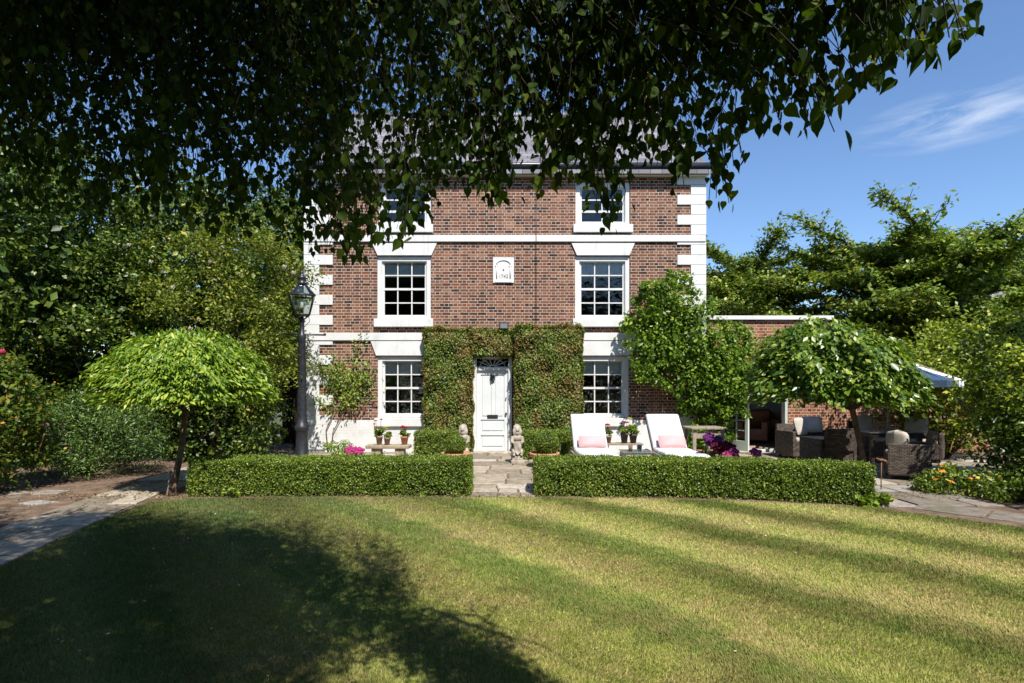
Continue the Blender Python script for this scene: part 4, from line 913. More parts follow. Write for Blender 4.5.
# far tree belt
Pc = []; 
for k in range(60): Pc.append((rnd.uniform(-45, 60), rnd.uniform(48, 60), rnd.uniform(1, 3.5)))
P, D = clumps(Pc, [rnd.uniform(2.2, 3.6) for _ in Pc], 130); tag(leafy('distant_woodland', M['ever'], None, P, D, .6), 'distant dark belt of trees closing the view', 'woodland', kind='stuff')

# low plants --------------------------------------------------------------
def low_plant(name, x, y, r, h, mat, label, leaf=.05, n=14, bloom=None, nb_=0, bs=.05):
    t = empty(name, (x, y, 0), label, 'plant')
    cen, rad = ell_clumps((x, y, h*.5), (r, r*.7, h*.5), n, (r*.22, r*.42), .3); P, D = clumps(cen, rad, 3200); k = P[:, 2] > .01
    leafy('foliage', mat, t, P[k], D[k], leaf)
    for i in range(nb_):
        q = Vector((x+rnd.uniform(-r, r)*.9, y-r*.3+rnd.uniform(-.1, .1), h+rnd.uniform(-.08, .05))); mb = MB()
        for j in range(10): a = j*2.4; mb.ball((q.x+math.cos(a)*bs*.11*j**.5*2, q.y+math.sin(a)*bs*.3, q.z+math.sin(a)*bs*.1*j**.5*2), (bs*.34, bs*.3, bs*.3), 1)
        mb.build('bloom', M[bloom], t)
low_plant('yellow_foliage_plant', WX(340, 12.9), 12.9, .45, .33, M['lime'], 'yellow green plant at the foot of the white plinth by the lamp post', .05)
low_plant('magenta_flowers', WX(359, 10.6), 10.6, .2, .40, M['box'], 'bright magenta geranium showing over the left hedge below the climbing rose', .05, 8, 'magenta', 5, .11)
low_plant('magenta_flowers', WX(738, 9.7), 9.7, .26, .45, M['box'], 'bright pink geranium showing over the right hedge by the open door', .05, 8, 'magenta', 6, .12)
low_plant('crimson_flowers', WX(723, 10.0), 10.0, .14, .56, M['autumn'], 'dark crimson flowers between the purple and the pink ones', .05, 12, 'crimson', 10, .10)
low_plant('purple_flowers', WX(712, 10.3), 10.3, .12, .66, M['box'], 'purple flowers right of the right sun lounger', .05, 14, 'purple', 9, .10)
low_plant('edging_plant', WX(884, 7.55), 7.65, .26, .14, M['lime'], 'spiky lime green tuft at the outer end of the right hedge', .09, 12)
low_plant('edging_plant', WX(230, 8.2), 8.24, .14, .17, M['lime'], 'small lime seedling at the foot of the left hedge', .06, 8)
for px, lb in ((425, 'small weed at the foot of the left hedge near the path'), (455, 'small weed at the hedge end beside the path'), (590, 'small weed under the right hedge below the lounger'), (630, 'small weed in the middle of the right hedge foot'), (765, 'leafy weed climbing the right hedge foot')):
    low_plant('weed', WX(px, 8.2), 8.27 if px < 700 else 8.05, .10, .07, M['box'], lb, .04, 5)
# fern in the dark passage, ivy clad pillar, gate
low_plant('fern', WX(281, 13.6), 13.6, .3, .75, M['rose'], 'pale fern in the dark passage left of the lamp post', .10, 10)
pg = empty('ivy_pillar', (WX(262, 13.4), 13.4, 0), 'rough stone pillar overgrown with ivy left of the dark passage', 'pillar')
mb = MB()
for k in range(12): mb.box(WX(257.5, 13.4)+rnd.uniform(-.02, .02), WX(267, 13.4)+rnd.uniform(-.02, .02), 13.28, 13.6, k*.13, k*.13+.122, b=.015)
mb.build('stonework', M['stonebench'], pg)
P, D = clumps([(WX(262, 13.4), 13.3, z) for z in (.5, 1.3, 1.7)], [.25, .3, .4], 1500); leafy('ivy', M['ever'], pg, P, D, .06)
gt = empty('garden_gate', (-5.55, 15.6, 0), 'dark stained timber gate in the passage beside the house', 'gate')
for k in range(8): MB().box(-6.3+k*.17, -6.3+k*.17+.16, 15.6, 15.63, .05, 2.2).build('board', M['darkwood'], gt)  # near-black boards: shade of the passage put into the wood colour
MB().box(-6.35, -4.95, 15.64, 15.7, .4, .5).box(-6.35, -4.95, 15.64, 15.7, 1.7, 1.8).build('rail', M['darkwood'], gt)
shrub('passage_shrub', 'dark evergreen overhanging the passage by the house corner', 'shrub', (-5.7, 15.0, 3.0), (.75, .8, 1.2), M['ever'], 40, 1000, .08, (.25, .4))

# ------------------------------------------------------------------ lamp post
def lamp_post():
    d = 12.0; x = WX(302, d); t = empty('lamp_post', (x, d, 0), 'black Victorian style lamp post with glass lantern at the left house corner', 'lamp post')
    Z = lambda p: WZ(p, d); k = d/F
    MB().lathe(x, d, [(.17, 0), (.17, .06), (.135, .10), (.125, .5), (.12, Z(431)), (.15, Z(430)), (.15, Z(426)), (.115, Z(424)), (.10, Z(415)), (.075, Z(340)), (.085, Z(338)), (.085, Z(335)), (.05, Z(333)), (.045, Z(322)), (.06, Z(320)), (.03, Z(317)), (0, Z(316.5))], 20).build('post', M['black'], t)
    mb = MB(); mb.tube([(x-.46, d, Z(334)), (x+.48, d, Z(335))], .018, 8)
    for s in (-.46, .48): mb.ball((x+s, d, Z(334.5)), .032, 2)
    mb.build('ladder_bar', M['black'], t)
    lt = MB(); rz = math.radians(24); zb, zt = Z(315), Z(296); rb_, rt = .185, .305
    def cor(r, z): return [Vector((x+r*1.0*math.cos(rz+PI/4+i*PI/2), d+r*math.sin(rz+PI/4+i*PI/2), z)) for i in range(4)]
    B, T_ = cor(rb_*1.1, zb), cor(rt*1.1, zt); Tp = cor(.085, Z(284))
    for i in range(4):
        j = (i+1) % 4; lt.tube([B[i], T_[i]], .014, 6); lt.tube([B[i], B[j]], .016, 6); lt.tube([T_[i], T_[j]], .024, 6); lt.tube([T_[i], Tp[i]], .014, 6); lt.tube([B[i], Vector((x, d, Z(321)))], .012, 6)
    lt.add(cor(rb_*1.1, zb-.005)+cor(rb_*1.1, zb+.005), [(0, 1, 2, 3), (7, 6, 5, 4)])
    ln = lt.build('lantern', M['black'], t)
    g_ = MB()
    for i in range(4):
        j = (i+1) % 4; g_.add([B[i], B[j], T_[j], T_[i]], [(0, 1, 2, 3)]); g_.add([T_[i], T_[j], Tp[j], Tp[i]], [(0, 1, 2, 3)])
    g_.build('pane', M['lampglass'], ln)
    MB().lathe(x, d, [(.10, Z(284.5)), (.115, Z(283.5)), (.07, Z(282)), (.085, Z(279)), (.10, Z(278)), (.06, Z(276)), (.03, Z(274)), (.045, Z(272.5)), (.02, Z(271)), (0, Z(269.5))], 16).build('finial', M['black'], ln)
    MB().lathe(x, d, [(.02, zb), (.02, zb+.12), (.035, zb+.16), (.03, zb+.26), (0, zb+.28)], 10).build('bulb', M['cushion'], ln)
    MB().tube([(x+.02, d-.02, Z(316)), (x+.16, d-.03, Z(317.5)), (x+.17, d-.03, Z(322)), (x+.09, d-.02, Z(325)), (x+.05, d, Z(327))], .006, 6).build('gas_pipe', M['black'], t)
lamp_post()

# ------------------------------------------------------------------ statues: seated stone lions holding shields
def lion(x, y, label, mirror=1):
    t = empty('lion_statue', (0, 0, 0), label, 'statue', 'stone statues either side of the front door')
    MB().box(-.14, .14, -.14, .14, 0, .07, b=.012).box(-.115, .115, -.115, .115, .071, .15, b=.012).build('plinth', M['stone'], t)
    b = MB()
    for c, r in (((0, .03, .25), (.105, .11, .11)), ((0, .01, .38), (.09, .085, .12)), ((0, 0, .50), (.105, .095, .09)), ((0, .0, .56), (.085, .085, .09)), ((0, -.02, .68), (.07, .075, .075)), ((0, -.03, .64), (.095, .07, .10)), ((0, -.09, .655), (.038, .04, .034)), ((0, -.06, .60), (.055, .05, .06)),
                 ((.06, -.04, .725), (.016, .014, .016)), ((-.06, -.04, .725), (.016, .014, .016)), ((0, .0, .70), (.082, .06, .07)), ((.06, -.03, .62), (.04, .05, .08)), ((-.06, -.03, .62), (.04, .05, .08)), ((0, -.075, .69), (.045, .03, .03)), ((.085, -.05, .22), (.045, .09, .07)), ((-.085, -.05, .22), (.045, .09, .07)), ((.08, -.11, .17), (.035, .05, .022)), ((-.08, -.11, .17), (.035, .05, .022))): b.ball(c, r, 3)
    for s in (-1, 1): b.tube([(s*.10, -.01, .52), (s*.115, -.06, .42), (s*.07, -.105, .40)], [.04, .035, .03], 10); b.tube([(s*.04, .10, .17), (s*.09, .15, .22)], [.02, .012], 8)
    o = b.build('lion', M['stone'], t); m = o.modifiers.new('r', 'REMESH'); m.mode = 'VOXEL'; m.voxel_size = .009; m.use_smooth_shade = True
    dg = bpy.context.evaluated_depsgraph_get(); me = bpy.data.meshes.new_from_object(o.evaluated_get(dg)); o.modifiers.clear(); o.data = me
    sh = MB(); pts = [(-.075, .40), (-.04, .42), (0, .405), (.04, .42), (.075, .40), (.075, .30), (.05, .22), (0, .17), (-.05, .22), (-.075, .30)]
    vs = [(x_, -.115-.0*abs(x_), z) for x_, z in pts]+[(x_, -.145+abs(x_)*.3, z) for x_, z in pts]; n_ = len(pts)
    sh.add(vs, [tuple(range(n_)), tuple(range(2*n_-1, n_-1, -1))]+[(i, n_+i, n_+(i+1) % n_, (i+1) % n_) for i in range(n_)]); sh.build('shield', M['stone'], t)
    t.location = (x, y, .01); t.rotation_euler.z = .12*mirror; t.scale = (.98, 1.0, 1.06); return t
lion(WX(517, 11.9), 11.9, 'weathered stone lion with shield, right of the front door')
lion(WX(463.5, 12.0), 12.0, 'weathered stone lion partly hidden by the left box ball', -1)

# ------------------------------------------------------------------ pots
def box_bowl(px, d, r, br, label, bz):
    x = WX(px, d); t = empty('planted_bowl', (x, d, 0), label, 'planter')
    h = .30; MB().lathe(x, d, [(.0, .02), (br*.5, .02), (br*.62, .05), (br*.86, h*.6), (br*.95, h*.82), (br*1.03, h*.84), (br*1.03, h), (br*.93, h), (br*.9, h-.05), (0, h-.06)], 28).build('bowl', M['terracotta'], t)
    q, dd = shell_pts((x+WX(512+bz, d), d, h+r*.78), (r, r, r), int(5200*r/.22), .82, -1, .04); leaves('foliage', M['box'], t, q, dd*.5+R.normal(0, .4, dd.shape)+UP*.3, dd*.7+UP*.3, .03, T_RH, .5)
    MB().ball((x+WX(512+bz, d), d, h+r*.78), r*.82, 3).build('branches', M['boxcore'], t)  # solid ball inside the leaves, shade put into its colour
box_bowl(456, 11.3, .20, .29, 'terracotta bowl with small round box ball left of the path', 0)
box_bowl(544.5, 11.3, .25, .29, 'terracotta bowl with larger round box ball right of the path', 1.5)
def bloom_mesh(mb, q, s):
    for j in range(14):
        a = j*2.4; rr = s*(j/14)**.5; mb.ball((q[0]+math.cos(a)*rr, q[1]+math.sin(a)*rr*.8, q[2]+s*.5*(1-(rr/s)**2)+rnd.uniform(-.1, .1)*s), s*.33, 1)
def flower_pot(x, y, z, h, r, mat, label, leafh, blooms, group=None, fol='box', sp=.1):
    t = empty('flower_pot', (x, y, z), label, 'flower pot', group)
    MB().lathe(x, y, [(0, z), (r*.68, z), (r*.95, z+h*.82), (r*1.06, z+h*.83), (r*1.06, z+h), (r*.9, z+h), (r*.88, z+h*.9), (0, z+h*.88)], 20).build('pot', mat, t)
    cen, rad = ell_clumps((x, y, z+h+leafh*.4), (sp, sp*.9, leafh*.5), 12, (sp*.35, sp*.6), .3); P, D = clumps(cen, rad, 16000); k = P[:, 2] > z+h*.9; leafy('foliage', M[fol], t, P[k], D[k], .042)
    for dx_, dz_, s, c in blooms:
        mb = MB(); bloom_mesh(mb, (x+dx_, y-.04, z+h+dz_), s); mb.tube([(x+dx_*.3, y, z+h*.9), (x+dx_, y-.04, z+h+dz_)], .004, 5); mb.build('bloom', M[c], t)
    return t
# stone bench with three pots
bd = 12.35; bz_ = .35
bx0, bx1 = WX(367, bd), WX(410.5, bd)
bn = empty('stone_bench', ((bx0+bx1)/2, bd, 0), 'low rough stone bench with three flower pots against the white plinth', 'bench')
MB().box(bx0, bx1, bd-.17, bd+.17, bz_-.075, bz_, b=.02).build('seat', M['stonebench'], bn)
for q in (bx0+.22, bx1-.22): MB().box(q-.10, q+.10, bd-.12, bd+.12, 0, bz_-.077, b=.02).build('leg', M['stonebench'], bn)
flower_pot(WX(379.5, bd), bd-.02, bz_, .19, .075, M['potclay'], 'aged clay pot with tall pink flowers, left on the stone bench', .22, [(-.07, .33, .03, 'pinkrose'), (.05, .36, .028, 'crimson'), (-.1, .26, .025, 'pinkrose')], sp=.13)
flower_pot(WX(388, bd), bd-.08, bz_, .16, .072, M['potclay'], 'aged clay pot with pale yellow flowers, middle of the stone bench', .16, [(-.04, .22, .035, 'yellow'), (.03, .23, .035, 'yellow'), (.0, .19, .03, 'yellow')], sp=.09)
flower_pot(WX(404.5, bd), bd, bz_, .18, .085, M['terracotta'], 'terracotta pot with red geranium, right on the stone bench', .15, [(-.03, .20, .05, 'red'), (.04, .19, .045, 'red')], sp=.1)
# wooden bench and pots between the loungers
wd_ = 12.75; w0, w1 = WX(604, wd_), WX(642, wd_)
wb = empty('wooden_bench', ((w0+w1)/2, wd_, 0), 'low wooden bench between the loungers under the right ground floor window', 'bench')
for k in range(3): MB().box(w0, w1, wd_-.16+k*.11, wd_-.06+k*.11, .31, .345, b=.005).build('slat', M['wood'], wb)
for q in (w0+.06, w1-.06):
    for s in (-.11, .11): MB().box(q-.025, q+.025, wd_+s-.025, wd_+s+.025, 0, .309).build('leg', M['wood'], wb)
flower_pot(WX(608.5, wd_), wd_, .346, .16, .07, M['potclay'], 'small pot with a red geranium right behind the left lounger', .16, [(-.03, .24, .05, 'red'), (-.01, .18, .03, 'red')], sp=.08)
flower_pot(WX(624, wd_), wd_-.03, .346, .22, .09, M['potdark'], 'dark pot with red flowers left of the pair beside the right lounger', .2, [(-.08, .22, .035, 'crimson'), (.0, .25, .035, 'red'), (.05, .24, .04, 'red')], sp=.13)
flower_pot(WX(633, wd_), wd_-.02, .346, .2, .09, M['potdark'], 'dark pot with yellow flower right of the pair beside the right lounger', .24, [(-.09, .34, .05, 'yellow')], fol='lime', sp=.15)

# ------------------------------------------------------------------ sun loungers
def slab_mesh(mb, pts, w, th):
    """cushion following a profile of (y,z) points, full width w, rounded"""
    prof = [Vector((0, y, z)) for y, z in pts]; up = []
    for i, p in enumerate(prof):
        d = (prof[min(i+1, len(prof)-1)]-prof[max(i-1, 0)]).normalized(); up.append(Vector((0, -d.z, d.y)))
    n = len(prof); sec = [(-w/2+.0, -.5), (-w/2-.012, 0), (-w/2, .35), (-w/2+.03, .5), (0, .54), (w/2-.03, .5), (w/2, .35), (w/2+.012, 0), (w/2, -.5)]
    vs = []
    for i, p in enumerate(prof):
        e = .6 if i in (0, n-1) else 1
        for sx, sz in sec: vs.append(Vector((sx, 0, 0))+p+up[i]*sz*th*(e if sz > 0 else 1))
    m_ = len(sec); fs = []
    for i in range(n-1):
        for j in range(m_): a = i*m_+j; b = i*m_+(j+1) % m_; fs.append((a, b, b+m_, a+m_))
    fs.append(tuple(range(m_))[::-1]); fs.append(tuple((n-1)*m_+j for j in range(m_))); mb.add(vs, fs, False)
def lounger(x, y0, label):
    t = empty('sun_lounger', (0, 0, 0), label, 'sun lounger', 'white cushioned sun loungers on the patio')
    w = .68; j = 1.45
    for s in (-1, 1): MB().box(s*w/2-(.05 if s < 0 else 0)*1, s*w/2+(.05 if s > 0 else 0), -.04, 1.95, .17, .30, b=.01).build('side_rail', M['wood'], t)
    mb = MB()
    for k in range(9): mb.box(-w/2, w/2, k*.16, k*.16+.09, .245, .27)
    mb.build('slats', M['wood'], t)
    MB().box(-w/2, w/2, -.045, -.012, .17, .30, b=.005).build('end_rail', M['wood'], t)
    for sx in (-1, 1):
        for yy in (.05, 1.8): MB().box(sx*w/2-.03, sx*w/2+.03, yy, yy+.07, 0, .169).build('leg', M['wood'], t)
    b = MB(); b.add([(-w/2, j, .27), (w/2, j, .27), (w/2, j+.62, .90), (-w/2, j+.62, .90), (-w/2, j+.03, .255), (w/2, j+.03, .255), (w/2, j+.65, .885), (-w/2, j+.65, .885)], [(0, 1, 2, 3), (7, 6, 5, 4), (0, 4, 5, 1), (1, 5, 6, 2), (2, 6, 7, 3), (3, 7, 4, 0)]); b.build('backrest_frame', M['wood'], t)
    b = MB(); b.tube([(0, j+.5, .85), (0, 1.9, .28)], .015, 6); b.build('prop', M['wood'], t)
    c1 = MB(); slab_mesh(c1, [(-.02, .325)]+[(k*.12, .328-(.016 if k in (4, 8) else 0)+.004*math.sin(k*1.7)) for k in range(1, 12)]+[(j-.02, .325)], w, .11); c1.build('seat_cushion', M['cushion'], t)
    c2 = MB(); slab_mesh(c2, [(j-.03+k*.064,   .36+k*.064-(.012 if k in (3, 7) else 0)) for k in range(0, 11)], w-.01, .11); c2.build('back_cushion', M['cushion'], t)
    for o in [q for q in bpy.data.objects if q.parent == t and 'cushion' in q.name]:
        bv = o.modifiers.new('b', 'BEVEL'); bv.width = .015; bv.segments = 2
    t.location = (x, y0, .01); return t
lounger(1.58, 10.0, 'white cushioned sun lounger on the left, nearest the front door')
lounger(3.17, 9.98, 'white cushioned sun lounger on the right, nearest the wisteria')
def cushion(name, loc, w, h, d, rx, rz, mat, label, group=None):
    mb = MB(); n = 10; vs = []; fs = []
    for s in (1, -1):
        for i in range(n+1):
            for j in range(n+1):
                u, v = i/n*2-1, j/n*2-1; e = ((1-u**4)*(1-v**4))**.55; pin = 1-.06*(abs(u)*abs(v)); vs.append((u*w/2*(1-.05*(1-v*v)*0)*pin, s*d/2*e, v*h/2*pin))
    k = (n+1)**2
    for i in range(n):
        for j in range(n): a = i*(n+1)+j; fs.append((a, a+1, a+n+2, a+n+1)); fs.append((k+a, k+a+n+1, k+a+n+2, k+a+1))
    mb.add(vs, fs, True); o = mb.build(name, mat); o.location = loc; o.rotation_euler = (rx, 0, rz); tag(o, label, 'cushion', group)
    bpy.context.view_layer.update(); return o
cushion('pillow', (1.60, 11.36, .515), .56, .27, .13, -.72+.18, 0, M['pink'], 'pink oblong cushion lying on the left sun lounger')
cushion('pillow', (3.19, 11.34, .515), .56, .29, .13, -.72+.18, .05, M['pink'], 'pink oblong cushion lying on the right sun lounger')
# rattan coffee table with two tumblers
ct = empty('rattan_table', (2.27, 10.45, 0), 'small pale woven cube table between the two loungers', 'table')
MB().box(2.03, 2.50, 10.2, 10.72, .02, .41, b=.015).build('base', M['rattangrey'], ct); MB().box(2.015, 2.515, 10.185, 10.735, .411, .425, b=.003).build('table_top', M['tableglass'], ct)
for x_, lb in ((2.17, 'amber glass candle jar on the woven cube table'), (2.34, 'clear tumbler on the woven cube table')):
    j_ = MB().lathe(x_, 10.42, [(0, .426), (.035, .426), (.04, .54), (.035, .54), (.03, .435), (0, .435)], 14).build('tumbler', M['rust'] if x_ < 2.2 else M['lampglass']); tag(j_, lb, 'glass')
# small wooden cabinet right of the lounger
cb = empty('wooden_cabinet', (3.93, 11.6, 0), 'small weathered wooden side cabinet with open panels right of the right lounger', 'cabinet')
mb = MB()
for x_ in (3.62, 3.90, 4.19):
    for y_ in ((11.3, 11.82) if x_ != 3.90 else (11.3,)): MB().box(x_-.03, x_+.03, y_-.03, y_+.03, 0, .76).build('post', M['wood'], cb)
MB().box(3.652, 4.158, 11.28, 11.32, .58, .70).build('rail', M['wood'], cb); MB().box(3.652, 4.158, 11.28, 11.32, .18, .24).build('rail', M['wood'], cb)
for k in range(5): MB().box(3.55+k*.145, 3.55+k*.145+.135, 11.22, 11.9, .762, .79, b=.004).build('top_board', M['wood'], cb)
MB().box(3.64, 4.17, 11.34, 11.80, .16, .178).build('shelf', M['wood'], cb)
flower_pot(3.78, 11.5, .18, .16, .08, M['terracotta'], 'terracotta pot standing inside the wooden cabinet, left', .06, [], sp=.06)
flower_pot(4.04, 11.5, .18, .16, .08, M['terracotta'], 'terracotta pot standing inside the wooden cabinet, right', .06, [], sp=.06)

# ------------------------------------------------------------------ rattan furniture
def rattan_chair(loc, rz, label, w=.62, d=.60, hb=.82, cat='armchair', group='dark rattan chairs round the dining table', name='rattan_chair'):
    t = empty(name, (0, 0, 0), label, cat, group)
    MB().box(-w/2, w/2, -d/2, d/2, .08, .40, b=.015).build('seat', M['rattan'], t)
    mb = MB()      # curved back
    n = 10; vs = []
    for i in range(n+1):
        u = i/n*2-1; yy = d/2-.02+.05*(1-u*u)
        for z, o_ in ((.40, 0), (hb, .07)): vs += [(u*w/2, yy+o_, z), (u*w/2, yy+o_+.055, z)]
    fs = []
    for i in range(n): a = 4*i; b = a+4; fs += [(a, b, b+2, a+2), (a+1, a+3, b+3, b+1), (a+2, b+2, b+3, a+3), (a, a+1, b+1, b)]
    fs += [(0, 2, 3, 1), (4*n, 4*n+1, 4*n+3, 4*n+2)]; mb.add(vs, fs); mb.build('backrest', M['rattan'], t)
    for s in (-1, 1): MB().box(s*(w/2+.03)-.035, s*(w/2+.03)+.035, -d/2, d/2+.02, .08, .62, b=.02).build('armrest', M['rattan'], t)
    for sx in (-1, 1):
        for sy in (-1, 1): MB().box(sx*(w/2-.03)-.02, sx*(w/2-.03)+.02, sy*(d/2-.04)-.02, sy*(d/2-.04)+.02, 0, .08).build('leg', M['black'], t)
    MB().box(-w/2+.02, w/2-.02, -d/2+.01, d/2-.04, .401, .47, b=.025).build('seat_cushion', M['beige'], t)
    t.location = loc; t.rotation_euler.z = rz; return t
rattan_chair((WX(833, 10.7), 10.9, .01), PI+.15, 'dark rattan chair seen from behind, left of the tree trunk')
rattan_chair((WX(908, 9.9), 9.95, .01), -PI/2-.5, 'dark rattan armchair on the right of the table, nearest the flower bed')
rattan_chair((WX(922, 12.2), 12.2, .01), -.7, 'dark rattan chair at the far right side of the table')
rattan_chair((WX(872, 12.6), 12.6, .01), .1, 'dark rattan chair at the far side of the table behind the tree trunk')
rattan_chair((WX(809, 12.7), 12.75, .01), .1, 'dark rattan corner sofa beside the open garden room doors', 1.0, .7, .74, 'sofa', None, 'rattan_sofa')
cushion('cushion', (WX(804, 12.6), 12.75, .72), .42, .40, .14, -.3, .6, M['beige'], 'pale green grey cushion at the left end of the rattan sofa')
cushion('cushion', (WX(818, 12.6), 12.85, .76), .46, .38, .14, -.35, -.1, M['beige'], 'beige cushion at the right end of the rattan sofa')
cushion('cushion', (WX(901, 10.0), 10.1, .66), .16, .36, .40, 0, .3, M['beige'], 'beige cushion in the nearest right rattan armchair')
cushion('cushion', (WX(920, 12.1), 12.2, .78), .42, .40, .13, -.25, -.7, M['beige'], 'beige cushion in the far right rattan chair, tip showing')
cushion('cushion', (WX(869, 12.5), 12.65, .78), .44, .40, .13, -.25, .1, M['beige'], 'beige cushion in the rattan chair behind the tree trunk')
tb = empty('dining_table', (WX(882, 11.2), 11.2, 0), 'rectangular rattan dining table with glass top behind the domed tree trunk', 'table')
tx = WX(882, 11.2)
MB().box(tx-.5, tx+.5, 10.75, 11.7, .66, .725, b=.01).build('apron', M['rattan'], tb); MB().box(tx-.53, tx+.53, 10.72, 11.73, .727, .74, b=.003).build('table_top', M['tableglass'], tb)
for sx in (-1, 1):
    for yy in (10.8, 11.65): MB().box(tx+sx*.45-.035, tx+sx*.45+.035, yy-.035, yy+.035, 0, .659).build('leg', M['rattan'], tb)
# parasol
pd_ = 12.0; pcx = WX(888, pd_); pr = empty('parasol', (pcx, pd_, 0), 'open white garden parasol behind the domed tree', 'parasol')
mb = MB(); n = 8; top = Vector((pcx, pd_, WZ(352, pd_))); rim = [Vector((pcx+1.3*math.cos(a), pd_+1.3*math.sin(a), WZ(381, pd_))) for a in [2*PI*i/n+.2 for i in range(n)]]
vs = [top]; fs = []
for i in range(n):
    for k_, lv in ((1, .5), (2, 1)):
        q = top.lerp(rim[i], lv); q.z += -.05 if lv == .5 else 0; vs.append(q)
for i in range(n): a = 1+2*i; b = 1+2*((i+1) % n); fs += [(0, a, b), (a, a+1, b+1, b)]
m0 = len(vs)
for i in range(n): vs.append(rim[i]+Vector((0, 0, -.13)))
for i in range(n): a = 2+2*i; b = 2+2*((i+1) % n); fs.append((a, m0+i, m0+(i+1) % n, b))
mb.add(vs, fs); mb.build('canopy', M['parasol'], pr)
MB().tube([(pcx, pd_, .05), (pcx, pd_, WZ(351, pd_)+.05)], .022, 10).build('pole', M['wood'], pr)
for i in range(n): MB().tube([top-Vector((0, 0, .03)), rim[i]-Vector((0, 0, .02))], .009, 5).build('rib', M['wood'], pr)
MB().lathe(pcx, pd_, [(0, 0), (.25, 0), (.25, .05), (.05, .09), (.04, .25), (0, .25)], 20).build('base', M['black'], pr)

# garden stakes
s1 = empty('garden_stake', (WX(881, 8.75), 8.75, 0), 'rusty metal stake with curled bird shaped top right of the right hedge', 'garden stake')
d_ = 8.75; MB().tube([W(881, 489, d_), W(881.5, 461, d_)], .008, 6).build('rod', M['rust'], s1)
mb = MB(); mb.ball(tuple(W(881.5, 460, d_)), (.05, .03, .022), 2); mb.ball(tuple(W(885, 461, d_)), (.03, .022, .018), 2); mb.tube([W(885, 460, d_), W(887, 462, d_), W(886.5, 465, d_)], [.014, .01, .005], 6); mb.tube([W(880, 460, d_), W(876, 458, d_)], [.02, .008], 6); mb.build('ornament', M['rust'], s1)
s2 = empty('garden_light', (WX(27, 9.1), 9.1, 0), 'thin leaning garden stake light with copper cap and glass jar in front of the yew', 'garden light')
d_ = 9.1; MB().tube([W(27, 484, d_), W(45, 432, d_-.15)], .009, 6).build('rod', M['rust'], s2)
c_ = W(46, 427, d_-.15); MB().lathe(c_.x, c_.y, [(0, c_.z-.06), (.035, c_.z-.06), (.045, c_.z+.02), (0, c_.z+.03)], 12).build('jar', M['lampglass'], s2); MB().lathe(c_.x, c_.y, [(.045, c_.z+.02), (.04, c_.z+.05), (.015, c_.z+.07), (0, c_.z+.07)], 12).build('cap', M['rust'], s2)
# things on window sills inside
v1 = empty('hydrangea_vase', (hx(405), HY+.30, hz(418)+.07), 'pale blue hydrangea in a vase inside the left ground floor window', 'vase')
z0_ = hz(418)+.03; MB().lathe(hx(405), HY+.34, [(0, z0_), (.06, z0_), (.08, z0_+.08), (.04, z0_+.13), (.05, z0_+.15)], 14).build('vase', M['cushion'], v1)
mb = MB(); [mb.ball((hx(405)+rnd.gauss(0, .06), HY+.32+rnd.gauss(0, .03), z0_+.21+rnd.gauss(0, .035)), .025, 1) for _ in range(60)]; mb.build('bloom', M['bluewhite'], v1)
box('window_board', M['white'], house, hx(377.5), hx(430), HY+.302, HY+.45, z0_-.04, z0_-.002)

